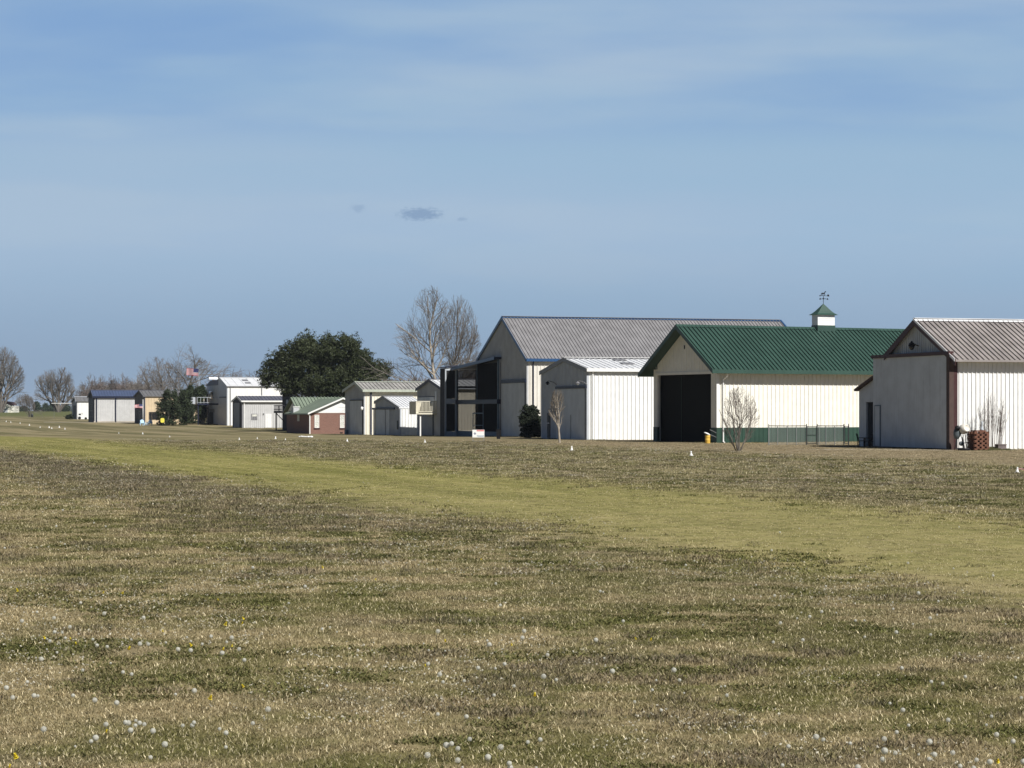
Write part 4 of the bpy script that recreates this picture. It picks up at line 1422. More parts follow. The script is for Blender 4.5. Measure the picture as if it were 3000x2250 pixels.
# ------------------------------------------------------------------ leafy plants
def leafy(lobes, n, size, seed, clump=14, sig=0.30, shell=0.5):
    rg = np.random.default_rng(seed)
    lb = np.array(lobes, float)
    wts = (lb[:, 3] * lb[:, 4] * lb[:, 5]) ** 0.7
    nc = n // clump
    idx = rg.choice(len(lb), nc, p=wts / wts.sum())
    dr = rg.normal(size=(nc, 3))
    dr /= np.linalg.norm(dr, axis=1)[:, None]
    rad = shell + (1 - shell) * rg.random(nc) ** 0.6
    rad *= 1 + rg.normal(0, 0.07, nc)
    cen = lb[idx, :3] + dr * rad[:, None] * lb[idx, 3:6]
    cen = np.repeat(cen, clump, axis=0)
    p = cen + rg.normal(0, sig, cen.shape) * np.array([1, 1, 0.75])
    a = rg.normal(size=p.shape)
    a /= np.linalg.norm(a, axis=1)[:, None]
    b = np.cross(a, rg.normal(size=p.shape))
    b /= np.linalg.norm(b, axis=1)[:, None]
    s = size * rg.uniform(0.55, 1.45, len(p))[:, None]
    quad = np.stack([p - a * s, p - b * s * .45, p + a * s, p + b * s * .45], axis=1)
    quad = quad[quad[:, :, 2].min(axis=1) > 0.0]
    m = MB()
    m.v = [tuple(x) for x in quad.reshape(-1, 3)]
    m.f = [[4 * i, 4 * i + 1, 4 * i + 2, 4 * i + 3] for i in range(len(quad))]
    m.m = [0] * len(m.f)
    return m


def lobes_px(u0, Y, ls, ry=0.9):
    out = []
    rg = random.Random(int(u0))
    for (u, v, ru, rv) in ls:
        k = Y / F
        out.append(((u - u0) * k, rg.uniform(-.5, .5) * ru * k, pz(v, Y) - gz(Y), ru * k, ry * (ru + rv) / 2 * k, rv * k))
    return out


def sublobes(lobes, n, r0, r1, seed, tall=1.0, inner=.25):
    rnd = random.Random(seed)
    vol = [(l[3] * l[4] * l[5]) ** .66 for l in lobes]
    out = []
    for _ in range(n):
        l = rnd.choices(lobes, vol)[0]
        d = Vector((rnd.gauss(0, 1), rnd.gauss(0, 1), rnd.gauss(0, 1))).normalized()
        k = rnd.uniform(.2, .8) if rnd.random() < inner else rnd.uniform(.82, 1.08)
        r = rnd.uniform(r0, r1)
        out.append((l[0] + d.x * l[3] * k, l[1] + d.y * l[4] * k, l[2] + d.z * l[5] * k, r, r, r * tall * rnd.uniform(.8, 1.3)))
    return out


Y = 270
t = thing('evergreen_oak', 'huge dark evergreen oak with a broad domed crown behind the brick house', 'tree', at(945, Y))
ls = [(945, 1075, 95, 75), (880, 1050, 62, 50), (1015, 1050, 62, 55), (910, 1020, 48, 36), (985, 1018, 52, 36), (1050, 1075, 48, 46), (1095, 1085, 38, 30),
      (832, 1075, 42, 42), (795, 1085, 32, 38), (785, 1118, 26, 28), (850, 1115, 55, 32), (960, 1135, 105, 32), (1060, 1125, 62, 30), (800, 1050, 16, 16), (1118, 1090, 15, 10), (1030, 1010, 22, 18), (870, 1020, 24, 18)]
lobes = lobes_px(945, Y, ls)
leafy(sublobes(lobes, 560, .40, 1.05, 6, 1.0, .30), 165000, .10, 3, 12, .12, .25).build('crown', M_OAK, t)
m = MB()
rnd = random.Random(5)
m.tube([(0, 0, -.3), (0, 0, 1.2), (.1, 0, 2.4)], [.6, .5, .45], 10)
for lx, ly_, lz_, a_, b_, c_ in lobes:
    m.tube([(.1, 0, 2.2), (lx * .35, ly_ * .4, 2.2 + (lz_ - 2.2) * .45), (lx * .9, ly_, lz_)], [.30, .16, .04], 6, caps=False)
m.build('trunk', M_BARK, t, True)

for k, (u, Y, lab, ls) in enumerate((
        (492, 342, 'largest dark cedar shrub at the left end of the clump beside the tan hangar',
         [(492, 1195, 32, 48), (482, 1215, 26, 34), (503, 1165, 20, 34), (476, 1180, 12, 26), (512, 1215, 18, 30), (500, 1142, 9, 14)]),
        (538, 346, 'dark cedar shrub in the middle of the clump by the white balcony wing',
         [(538, 1205, 22, 44), (530, 1180, 16, 34), (548, 1190, 16, 40), (540, 1160, 9, 18)]),
        (566, 364, 'pointed green-tipped cedar shrub behind the white balcony railing',
         [(566, 1195, 22, 48), (560, 1165, 14, 32), (574, 1160, 12, 28), (563, 1140, 6, 12)]),
        (592, 366, 'narrow dark cedar shrub against the white balcony wing',
         [(592, 1195, 14, 50), (594, 1150, 9, 20), (588, 1160, 9, 24)]))):
    t = thing('cedar_shrub', lab, 'shrub', at(u, Y), 0, 'dark cedar shrubs by the balcony wing')
    leafy(sublobes(lobes_px(u, Y, ls), 90, .22, .55, 40 + k, 1.7, .3), 17000, .11, 40 + k, 10, .10, .2).build('foliage', M_CEDAR, t)
    m = MB()
    m.tube([(0, 0, -.2), (.05, 0, 2.2), (0, .1, 4.0)], [.14, .10, .03], 6)
    m.build('trunk', M_BARK, t, True)
Y = 166
t = thing('rounded_bush', 'dense black-green bush in shade between the two hangar doors', 'bush', at(1553, Y))
ls = [(1553, 1232, 31, 46), (1540, 1225, 16, 30), (1568, 1230, 17, 34), (1550, 1262, 28, 22), (1578, 1262, 22, 16), (1600, 1274, 18, 9)]
leafy(sublobes(lobes_px(1553, Y, ls), 230, .10, .24, 8, 1.1, .45), 34000, .06, 8, 10, .05, .2).build('foliage', M_BUSH, t)
m = MB()
m.tube([(0, 0, -.2), (.05, 0, 1.2)], [.09, .04], 6)
m.build('trunk', M_BARK, t)
for k, (u, Y, lab, ls) in enumerate((
        (109, 880, 'pointed dark evergreen at the pasture edge right of the small bare tree', [(109, 1195, 8, 12), (107, 1186, 4, 8)]),
        (136, 900, 'two-humped dark evergreen under the vase-shaped bare tree', [(134, 1190, 7, 8), (137, 1199, 12, 8), (128, 1198, 6, 6)]),
        (156, 905, 'taller dark evergreen just left of the vase-shaped tree trunk', [(156, 1194, 9, 14), (162, 1190, 7, 12)]),
        (188, 890, 'low dark evergreen thicket right of the vase-shaped tree trunk', [(186, 1196, 14, 11), (198, 1198, 12, 9)]),
        (60, 930, 'low dark evergreen thicket between the far house and the small bare tree', [(55, 1199, 14, 7), (72, 1199, 12, 7)]))):
    t = thing('far_evergreen', lab, 'tree', at(u, Y), 0, 'dark evergreens at the pasture edge')
    leafy(lobes_px(u, Y, ls), 2600, .30, 70 + k, 10, .40, .3).build('crown', M_FARG, t)
    m = MB()
    m.tube([(0, 0, -.3), (0, 0, 1.0)], [.15, .1], 5)
    m.build('trunk', M_BARK, t)
t = thing('dark_bush', 'low dark bush beside the narrow white shed', 'bush', at(201, 474))
leafy(lobes_px(201, 474, [(201, 1223, 8, 6), (207, 1221, 5, 7)]), 1600, .14, 77, 10, .18, .3).build('foliage', M_BUSH, t)

# young trees by the hangars
Y = 138
bare_tree('slim staked sapling with a pale trunk in front of the plain white hangar', 'sapling', at(1640, Y), height(1132, Y), .075, 81,
          [(0, 0, (-.02, 0, 1), .92, 1)], 3, dict(kids=(30, 5, 3, 2), ang=((16, 40), (14, 34), (15, 40)), ratio=(.30, .55), rmin=.0052, t0=(.26, .2, .2), up=.12, wob=.06, taper=.25, rr=.45,
          env=env_px(1640, Y, [(1635, 1200, 25, 66), (1628, 1215, 26, 40)])), M_BARKP, M_TWIGP, 'young trees by the hangars', 'sapling')
Y = 110
bare_tree('small bare multi-stemmed tree in front of the green-roofed hangar', 'tree', at(2162, Y), height(1130, Y), .042, 83,
          [(0, 0, (-.10, 0, 1), .85, 1), (.06, 0, (.12, .1, 1), .88, .9), (-.06, .05, (-.32, 0, 1), .72, .7), (.08, 0, (.36, 0, 1), .72, .7), (0, .05, (.02, .3, 1), .75, .7), (0, -.05, (.05, -.3, 1), .75, .7), (0, 0, (-.55, .1, 1), .45, .5), (0, 0, (.6, .1, 1), .5, .5)],
          3, dict(kids=(7, 4, 3, 2), ang=((14, 36), (16, 36), (18, 40)), ratio=(.35, .6), rmin=.0042, t0=(.22, .2, .2), up=.10, taper=.35, wob=.06,
          env=env_px(2162, Y, [(2166, 1205, 52, 74), (2172, 1225, 58, 55)])), M_BARK, M_TWIGB, 'young trees by the hangars', 'small_tree')
Y = 112.4
t = thing('twiggy_shrub', 'tall leafless shrub of many upright stems against the white ribbed wall', 'shrub', at(2900, Y))
m = MB()
rnd = random.Random(4)
for k in range(40):
    x0 = rnd.uniform(-.42, .58)
    f = (x0 - .08) / .5
    hh = height(1140, Y) * (1 - .38 * f * f) * rnd.uniform(.72, 1.0)
    x1 = x0 * 1.55 + rnd.uniform(-.1, .1)
    y0_, y1_ = rnd.uniform(-.12, .12), rnd.uniform(-.3, .3)
    pts = [(x0, y0_, -.05)]
    for s in (.33, .66, 1.0):
        pts.append((x0 + (x1 - x0) * s ** 1.4 + rnd.uniform(-.03, .03), y0_ + (y1_ - y0_) * s, hh * s))
    m.tube(pts, [.013, .011, .008, .003], 4, caps=False)
    for j in range(9):
        s = rnd.uniform(.35, .97)
        i = min(int(s * 3), 2)
        a_ = Vector(pts[i]).lerp(Vector(pts[i + 1]), s * 3 - i)
        b_ = a_ + Vector((rnd.uniform(-.16, .16), rnd.uniform(-.12, .12), rnd.uniform(.2, .5)))
        m.tube([a_, a_.lerp(b_, .5) + Vector((rnd.uniform(-.03, .03), 0, 0)), b_], [.006, .0045, .003], 3, caps=False)
m.build('stems', M_TWIGB, t)

# ------------------------------------------------------------------ things near the hangars
# chain-link run in front of the green hangar
Yf = 128.6
fx0, fx1 = px(2252, Yf), px(2512, Yf)
ft = thing('chain_link_fence', 'low chain-link fence with a gate in front of the green-roofed hangar', 'fence', (fx0, Yf, 0), R(1.2))
fh = pz(1247, Yf)
Lf = fx1 - fx0
rel = lambda u: px(u, Yf) - fx0
for u in (2252, 2363, 2394.5, 2473, 2487):
    x = rel(u)
    m = MB()
    m.tube([(x, 0, -.2), (x, 0, fh + .06)], .032, 7)
    m.lathe([(.036, 0), (.03, .03), (.005, .05)], 7, (x, 0, fh + .055))
    m.build('fence_post', M_DSTEEL if u > 2300 else M_STEEL, ft)
for u in (2278, 2306, 2333, 2400, 2420, 2446):
    x = rel(u)
    m = MB()
    m.tube([(x, 0, -.2), (x, 0, fh - .03)], .022, 6)
    m.build('line_post', M_STEEL, ft)
m = MB()
for a_, b_ in ((2252, 2363), (2394.5, 2473)):
    m.tube([(rel(a_), 0, fh), (rel((a_ + b_) / 2), 0, fh - .012), (rel(b_), 0, fh)], .02, 6)
m.build('top_rail', M_DSTEEL, ft)
for a_, b_ in ((2365, 2392.5), (2475, 2485.5)):
    gm_ = MB()
    xa, xb_ = rel(a_), rel(b_)
    for z in (.1, fh * .52, fh - .04):
        gm_.tube([(xa, 0, z), (xb_, 0, z)], .018, 6)
    for x in (xa, xb_):
        gm_.tube([(x, 0, .08), (x, 0, fh - .02)], .018, 6)
    gm_.build('gate', M_DSTEEL, ft)
m = MB()
m.add([(0, .03, .02), (rel(2473), .03, .02), (rel(2473), .03, fh - .02), (0, .03, fh - .02)], [(0, 1, 2, 3)])
m.build('wire_mesh', M_LINK, ft)

# yellow barrel with tipped lid
Y = 134.5
t = thing('yellow_barrel', 'yellow barrel with a tilted white lid at the open hangar doorway', 'barrel', at(2073, Y))
m = MB()
m.lathe([(.15, 0), (.165, .03), (.155, .2), (.168, .22), (.155, .24), (.155, .40), (.168, .42), (.155, .44), (.16, .54)], 18)
m.build('drum', M_YEL, t, True)
m = MB()
m.lathe([(.20, 0), (.205, .03), (.17, .07), (.04, .09)], 18)
ld = m.build('lid', M_PAINT, t, True)
ld.location = (-.05, -.02, .58)
ld.rotation_euler = (0, R(24), 0)
for k, (v1, v2, lab) in enumerate(((1259, 1268, 'upper of two grey poles leaning by the hangar doorway'), (1273, 1281, 'lower of two grey poles leaning by the hangar doorway'))):
    m = MB()
    Yp = 136.6
    m.tube([(0, 0, 0), (px(2097, Yp) - px(2080, Yp), -.3, pz(v2, Yp) - pz(v1, Yp))], .022, 6)
    o = m.build('leaning_pole', M_STEEL, None)
    o.location = (px(2080, Yp), Yp, pz(v1, Yp))
    tag(o, lab, 'pole', 'poles leaning by the hangar doorway')

# two dark chairs by the lean-to
def chair(label, u, Y, rz, sc=.78):
    t = thing('garden_chair', label, 'chair', at(u, Y), rz, 'dark garden chairs by the lean-to')
    t.scale = (sc,) * 3
    m = MB()
    m.box(-.26, .26, -.26, .26, .40, .45)
    m.build('seat', M_BLACK, t)
    m = MB()
    for k in range(5):
        m.prism([(-.25 + k * .105, .22, .47), (-.17 + k * .105, .22, .47), (-.17 + k * .105, .34, .95), (-.25 + k * .105, .34, .95)], (0, .03, 0))
    m.build('backrest', M_BLACK, t)
    for sx in (-1, 1):
        for sy in (-1, 1):
            m = MB()
            m.box(sx * .23 - .03, sx * .23 + .03, sy * .22 - .03, sy * .22 + .03, 0, .399)
            m.build('leg', M_BLACK, t)
        m = MB()
        m.box(sx * .28 - .03, sx * .28 + .03, -.26, .24, .62, .66)
        m.box(sx * .28 - .025, sx * .28 + .025, -.25, -.20, .46, .619)
        m.build('armrest', M_BLACK, t)
chair('dark garden chair facing right, by the corner of the green hangar', 2524, 122.6, R(70))
chair('dark garden chair with a raised back, close to the big white hangar door', 2547, 121.6, R(-60))

# cement mixer
Y = 111.9
t = thing('concrete_mixer', 'old pale drum concrete mixer at the corner of the white hangar', 'mixer', at(2812, Y))
kx = Y / F
c0 = Vector(((2824 - 2812) * kx, 0, pz(1257, Y)))
ax = Vector((.45, -.80, .28)).normalized()
m = MB()
m.lathe([(.10, -.30), (.20, -.22), (.255, -.06), (.255, .08), (.20, .22), (.165, .25), (.155, .24), (.12, .20), (.03, .16)], 20, c0, ax)
m.build('mixing_drum', M_DRUM, t, True)
m = MB()
c1_ = Vector(((2806 - 2812) * kx, .12, pz(1270, Y)))
m.lathe([(.10, -.28), (.18, -.12), (.21, .04), (.19, .2)], 14, c1_, Vector((.25, .1, 1)))
m.build('gear_housing', M_DRUMG, t, True)
m = MB()
m.lathe([(.05, -.10), (.115, -.08), (.115, .10), (.04, .12)], 14, (Vector(((2803 - 2812) * kx, -.08, pz(1254, Y)))), Vector((1, -.2, .3)))
m.build('motor', M_BLACK, t, True)
m = MB()
for (xa, ya_, xb_, yb_) in ((-.14, -.05, -.22, -.22), (.1, -.05, .22, -.2), (-.1, .15, -.2, .34), (.12, .12, .26, .3)):
    m.tube([(xa, ya_, pz(1280, Y)), (xb_, yb_, .02)], .022, 6)
m.tube([(-.22, -.22, .1), (.22, -.2, .1)], .018, 6)
m.tube([(.26, -.05, pz(1272, Y)), (.33, -.08, .04)], .018, 6)
m.build('stand', M_DSTEEL, t)
m = MB()
m.lathe([(.02, -.03), (.12, -.03), (.12, .03), (.02, .03)], 14, (.02, -.3, .34), Vector((.3, -1, 0)))
m.tube([(.02, -.33, .34), (.3, -.36, .40)], .018, 6)
m.build('tilt_wheel', M_DRUMG, t, True)
o = MB()
o.lathe([(.05, 0), (.30, .01), (.32, .10), (.28, .11), (.26, .04)], 20)
o = o.build('rubber_tub', M_BLACK, None, True)
o.location = at(2824, 110.9)
tag(o, 'shallow black tub on the ground under the concrete mixer', 'tub')

# lattice pier of bricks
Y = 111.2
t = thing('brick_pier', 'squat pier of dark red bricks laid with open gaps beside the concrete mixer', 'pier', at(2866, Y), R(12))
hp = height(1264, Y)
wp = 24 * Y / F
m = MB()
rows = 9
for k in range(rows):
    z0_ = k * hp / rows
    for face in range(4):
        for j in range(3):
            f = -wp + (2 * wp) * ((j + (.5 if k % 2 else .12)) / 3)
            a_, b_ = f, min(f + wp * .40, wp)
            if b_ - a_ < .05:
                continue
            for (x0_, x1_, y0_, y1_) in (((a_, b_, -wp, -wp + .1),) if face == 0 else ((a_, b_, wp - .1, wp),) if face == 1 else ((-wp, -wp + .1, a_, b_),) if face == 2 else ((wp - .1, wp, a_, b_),)):
                m.box(x0_ + .002, x1_ - .002, y0_ + .002 * face, y1_ - .002 * face, z0_ + .001 * face, z0_ + hp / rows * .97)
for k in range(rows):
    m.box(-wp + .006, wp - .006, -wp + .012, -wp + .09, k * hp / rows + hp / rows * .72, k * hp / rows + hp / rows * .955)
m.build('brickwork', M_CLAY, t)
bx('core', M_BLACK, t, -wp + .11, wp - .11, -wp + .11, wp - .11, 0, hp - .06)
m = MB()
m.lathe([(wp * .98, hp + .001), (wp * .98, hp + .06), (wp * .7, hp + .06), (wp * .66, hp + .02)], 4, (0, 0, 0))
cp = m.build('coping', M_CLAY, t)
cp.rotation_euler = (0, 0, R(45))
m = MB()
m.lathe([(.10, 0), (.085, .06), (.05, .16), (.035, .26), (.05, .34), (.045, .42), (.02, .46)], 12)
o = m.build('garden_ornament', M_WHITEW, None, True)
o.location = at(2877, Y, hp + .061)
tag(o, 'slender pale ornament standing on top of the brick pier', 'ornament')
t = thing('square_planter', 'grey square planter box at the foot of the leafless shrub', 'planter', at(2932, 111.6), R(10))
bx('box', M_PLANT, t, -.22, .22, -.2, .2, 0, .27)
m = MB()
for a in ((-.24, .24, -.22, -.17), (-.24, .24, .17, .22), (-.24, -.19, -.169, .169), (.19, .24, -.169, .169)):
    m.box(*a, .271, .31)
m.build('rim', M_PLANT, t)
bx('soil', M_SOIL, t, -.19, .19, -.169, .169, .271, .29)
# low mound the shrub grows from
m = MB()
nx_, ny_ = 34, 10
for j in range(ny_ + 1):
    for i in range(nx_ + 1):
        x = px(2835, 111) + (px(3060, 111) - px(2835, 111)) * i / nx_
        y = 110.2 + 2.6 * j / ny_
        hgt = .16 * math.sin(PI * min(1, i / nx_ * 1.4)) * math.sin(PI * j / ny_) * (1 + .35 * math.sin(i * 2.1 + j))
        m.v.append((x, y + (x - 23) * .3, max(0, hgt) - .012))
for j in range(ny_):
    for i in range(nx_):
        a = j * (nx_ + 1) + i
        m.f.append([a, a + 1, a + nx_ + 2, a + nx_ + 1])
        m.m.append(0)
tag(m.build('earth_mound', mat('mound_turf', (0.07, 0.068, 0.03), 1.0, .4, 3.0, spec=.05), None, True), kind='structure')

# sale sign on a board
Y = 143
t = thing('yard_sign', 'white sale board with a red corner strip in front of the screened porch', 'sign', at(1401.5, Y), R(5))
kx = Y / F
W2 = 17.5 * kx
zt_, zb_ = pz(1259, Y), pz(1281.5, Y)
bx('board', M_PAINT, t, -W2, W2, -.012, .012, zb_, zt_)
m = MB()
m.box(-W2 + .02, -W2 + .05, -.012, .012, -.2, zb_ - .001)
m.box(W2 - .05, W2 - .02, -.012, .012, -.2, zb_ - .001)
m.box(-W2 + .05, W2 - .05, -.012, .012, .02, .05)
m.build('frame', M_STEEL, t)
hb = zt_ - zb_
m = MB()
m.box(-W2 * .28, W2 * .92, -.016, -.0125, zb_ + hb * .80, zb_ + hb * .97)
m.cur = 1
for k in range(7):
    m.box(-W2 * .2 + k * W2 * .15, -W2 * .2 + k * W2 * .15 + W2 * .09, -.019, -.0165, zb_ + hb * .84, zb_ + hb * .93)
m.build('red_strip', [M_RED, M_PINK], t)
m = MB()
for k, (x, z, w_, h_) in enumerate(((-.78, .44, .10, .09), (-.66, .52, .12, .10), (-.56, .44, .10, .08), (-.72, .58, .10, .05), (-.66, .36, .10, .06))):
    m.box(W2 * x, W2 * (x + w_ * 1.6), -.0165 - k * .0004, -.0125, zb_ + hb * z, zb_ + hb * (z + h_))
m.build('emblem', M_INK, t)
m = MB()
for k in range(11):
    m.box(-W2 * .28 + k * W2 * .11, -W2 * .28 + k * W2 * .11 + W2 * .075, -.016, -.0125, zb_ + hb * .14, zb_ + hb * (.27 if k % 3 else .24))
m.box(-W2 * .1, W2 * .9, -.016, -.0125, zb_ + hb * .08, zb_ + hb * .11)
m.build('lettering', M_INK2, t)
# dark bin beside the porch
Y = 158
t = thing('dark_bin', 'tall dark waste bin beside the screened porch', 'bin', at(1460.5, Y))
m = MB()
m.prism([(-.13, -.14, 0), (.13, -.14, 0), (.13, .14, 0), (-.13, .14, 0)], (0, 0, .04))
m.add([(-.13, -.13, .04), (.13, -.13, .04), (.13, .13, .04), (-.13, .13, .04), (-.17, -.17, .62), (.17, -.17, .62), (.17, .17, .62), (-.17, .17, .62)],
      [(0, 1, 5, 4), (1, 2, 6, 5), (2, 3, 7, 6), (3, 0, 4, 7)])
m.build('body', M_BLACK, t)
m = MB()
m.prism([(-.19, -.20, .621), (.19, -.20, .621), (.19, .19, .621), (.19, .19, .70), (-.19, .19, .70), (-.19, -.20, .66)][:4], (0, 0, .05))
m.build('lid', M_BLACK, t)

# ------------------------------------------------------------------ flags and far things
def flag(parent, Wf, Hf, droop, seed, limp=0.0):
    nx_, ny_ = 26, 13
    m = MB()
    for j in range(ny_ + 1):
        for i in range(nx_ + 1):
            s = i / nx_
            x = -s * Wf * (1 - limp * .25)
            z = -(j / ny_) * Hf * (1 - .35 * limp * s) - droop * s * s * Hf
            y = math.sin(s * 8 + seed + j * .05) * .09 * Hf * s * (1 + 2 * limp)
            m.v.append((x, y, z))
    for j in range(ny_):
        for i in range(nx_):
            a = j * (nx_ + 1) + i
            m.f.append([a, a + nx_ + 1, a + nx_ + 2, a + 1])
            m.m.append(2 if (i < nx_ * .4 and j < 7) else (0 if j % 2 == 0 else 1))
    o = m.build('flag', [mat('flag_red', (0.45, .03, .05), .7, .1), mat('flag_white', (.62, .60, .60), .7, .05), mat('flag_blue', (.02, .03, .12), .7, .1)], parent, True)
    st = MB()
    for r_ in range(5):
        for c_ in range(6):
            s = .4 * (c_ + .5) / 6
            x = -s * Wf * (1 - limp * .25)
            z = -(7 / 13) * Hf * (r_ + .5) / 5 * (1 - .35 * limp * s) - droop * s * s * Hf
            y = math.sin(s * 8 + seed) * .09 * Hf * s * (1 + 2 * limp)
            q = Hf * .011
            for sg in (-1, 1):
                st.add([(x - q, y + sg * .012, z - q), (x + q, y + sg * .012, z - q), (x + q, y + sg * .012, z + q), (x - q, y + sg * .012, z + q)], [(0, 1, 2, 3)])
    st.build('stars', MATS['flag_white'], o)
    return o


Y = 372
hf = height(1077, Y)
t = thing('tall_flagpole', 'tall thin flagpole flying a stars-and-stripes flag above the cedar shrubs', 'flagpole', at(583, Y))
m = MB()
m.tube([(0, 0, -.2), (0, 0, hf)], [.06, .035], 8)
m.lathe([(.02, 0), (.08, .08), (.02, .16)], 8, (0, 0, hf))
m.build('pole', M_STEEL, t, True)
f = flag(t, 37 * Y / F, 20 * Y / F, -.0, 1.0)
f.location = (-.05, 0, height(1081, Y))
f.rotation_euler = (0, R(4), R(-12))
Y = 347
t = thing('short_flagpole', 'short white flagpole with a limp red-and-white flag by the tan hangar', 'flagpole', at(419, Y))
hf = height(1172, Y)
m = MB()
m.tube([(0, 0, -.2), (0, 0, hf)], [.06, .045], 8)
m.lathe([(.02, 0), (.07, .06), (.02, .12)], 8, (0, 0, hf))
m.build('pole', M_PAINT, t, True)
f = flag(t, 30 * Y / F, 12 * Y / F, .18, 2.2, .8)
f.location = (-.05, 0, height(1184, Y))
f.rotation_euler = (0, 0, R(10))


def lawn_chair(label, u, Y, rz):
    t = thing('lawn_chair', label, 'chair', at(u, Y), rz, 'pale blue lawn chairs')
    m = MB()
    m.prism([(-.3, -.3, .36), (.3, -.3, .36), (.3, .25, .28), (-.3, .25, .28)], (0, 0, .05))
    m.build('seat', M_LBLUE, t)
    m = MB()
    for k in range(5):
        h_ = .95 - .05 * abs(k - 2) ** 1.5
        m.prism([(-.30 + k * .122, .22, .30), (-.19 + k * .122, .22, .30), (-.19 + k * .122, .50, h_), (-.30 + k * .122, .50, h_)], (0, .04, 0))
    m.build('backrest', M_LBLUE, t)
    for sx in (-1, 1):
        m = MB()
        m.box(sx * .36 - .05, sx * .36 + .05, -.34, .34, .52, .56)
        m.build('armrest', M_LBLUE, t)
        for sy in (-.28, .26):
            m = MB()
            m.box(sx * .36 - .04, sx * .36 + .04, sy - .04, sy + .04, 0, .519)
            m.build('leg', M_LBLUE, t)


lawn_chair('pale blue lawn chair at the foot of the short white flagpole', 417.5, 346, R(18))
lawn_chair('pale blue lawn chair standing apart right of the white flagpole', 438, 346, R(-8))
t = thing('low_bench', 'low pale bench on the grass between the two blue lawn chairs', 'bench', at(428, 344))
bx('seat', M_LBLUE, t, -.6, .6, -.15, .15, .24, .30)
for x in (-.5, .42):
    bx('leg', M_LBLUE, t, x, x + .08, -.12, .12, 0, .239)
Y = 336
t = thing('yellow_marker_sign', 'yellow rounded marker sign on a post in front of the cedar shrubs', 'sign', at(476, Y))
m = MB()
pp = [(.30 * (abs(math.cos(a)) ** .55) * (1 if math.cos(a) > 0 else -1), -.03, height(1231.5, Y) + .36 * (abs(math.sin(a)) ** .55) * (1 if math.sin(a) > 0 else -1)) for a in np.linspace(0, 2 * PI, 21)[:-1]]
m.prism(pp[::-1], (0, .04, 0))
m.build('plate', M_YEL2, t)
bx('post', M_DSTEEL, t, -.04, .04, .012, .08, -.2, height(1231.5, Y))
# riding mower by the narrow shed
Y = 472
t = thing('riding_mower', 'small white parked mower with black wheels beside the narrow white shed', 'mower', at(241, Y), R(15))
m = MB()
m.prism([(-1.0, -.35, .35), (-.1, -.35, .35), (0, -.35, .55), (1.0, -.35, .6), (1.05, -.35, .95), (.1, -.35, 1.05), (-.2, -.35, .75), (-.9, -.35, .9)], (0, .7, 0))
m.build('body', M_PAINT, t)
for x, r_ in ((-.6, .32), (.75, .24)):
    for y in (-.5, .36):
        m = MB()
        m.lathe([(r_ * .6, -.08), (r_, -.08), (r_, .08), (r_ * .6, .08)], 14, (x, y + .07, r_), (0, 1, 0))
        m.build('wheel', M_BLACK, t, True)
bx('seat', M_BLACK, t, -.75, -.3, -.22, .22, .905, 1.25)
m = MB()
m.tube([(.2, 0, 1.0), (-.05, 0, 1.3)], .03, 6)
m.lathe([(.12, 0), (.16, .02), (.12, .04)], 10, (-.06, 0, 1.3), (-.6, 0, .8))
m.build('steering_wheel', M_BLACK, t)
t = thing('thin_shelter', 'long thin white shelter roof on slim posts left of the narrow white shed', 'shelter', at(153, 500))
Lr = (210 - 153) * 500 / F
m = MB()
m.box(0, Lr, -.8, .8, height(1182.3, 500), height(1180.8, 500))
m.build('roof', M_PAINT, t)
for x in (.4, Lr - .3):
    bx('post', M_GREYR, t, x, x + .05, -.02, .03, -.2, height(1182.3, 500) - .001)
o = MB()
o.lathe([(.28, 0), (.30, .04), (.29, .45), (.31, .47), (.30, .85), (.05, .86)], 12)
o = o.build('dark_drum', M_DSTEEL, None, True)
o.location = at(94, 556)
tag(o, 'dark drum standing beside the small bare pasture tree', 'drum')

# ------------------------------------------------------------------ field markers
def marker_proto():
    m = MB()
    m.box(-.13, .13, -.13, .13, 0, .025)
    m.lathe([(.105, .026), (.085, .06), (.045, .19), (.040, .22), (.052, .25), (.036, .29), (.015, .30)], 14)
    return m.build('cone_marker', M_PAINT, None, True)


mk = marker_proto()
G_MK = 'white cone markers along the grass runway'
first = True
near = {2980: 'white cone marker nearest the viewer, with a scrap of faded plastic beside it',
        2025: 'white cone marker on the grass in front of the yellow barrel and open hangar',
        1675: 'white cone marker on the dark grass right of the staked sapling',
        1245: 'white cone marker on the grass in front of the cream balcony post',
        1017: 'white cone marker on the grass in front of the cream hangar door',
        807: 'white cone marker on the grass in front of the grey shed'}
mks = [(2980, 1385, 17), (2025, 1336, 15), (1675, 1320.5, 14), (1245, 1297, 9), (1017, 1294, 9), (807, 1286, 8), (753.7, 1285.6, 5), (836, 1289, 5),
       (701, 1289, 7), (497, 1280.5, 4), (418, 1272, 6), (348, 1270, 4), (18, 1236, 4), (31.6, 1238, 4), (58.8, 1241, 4), (86, 1247, 5),
       (117.5, 1253, 4), (144, 1254, 6), (151.5, 1256, 5), (173.6, 1253, 6), (190, 1258, 5)]
for u, v, hpx_ in mks:
    Y = base_Y(v)
    o = mk if first else mk.copy()
    if not first:
        C.objects.link(o)
    first = False
    o.location = at(u, Y)
    s_ = (hpx_ * Y / F) / .30
    s_ = max(.4, min(s_, 1.3))
    o.scale = (s_, s_, s_)
    o.rotation_euler = (R((u * 7) % 9 - 4), R((u * 3) % 9 - 4), u)
    tag(o, near.get(int(u), 'tiny white cone marker far along the edge of the grass runway'), 'marker', G_MK)
Y = base_Y(1385) + .8
m = MB()
m.prism([(-.14, 0, .10), (.0, -.01, .13), (.14, 0, .09), (.13, .02, .05), (0, .02, .09), (-.13, .02, .06)], (0, .05, .0))
o = m.build('plastic_scrap', M_PINK)
o.location = at(2991, Y)
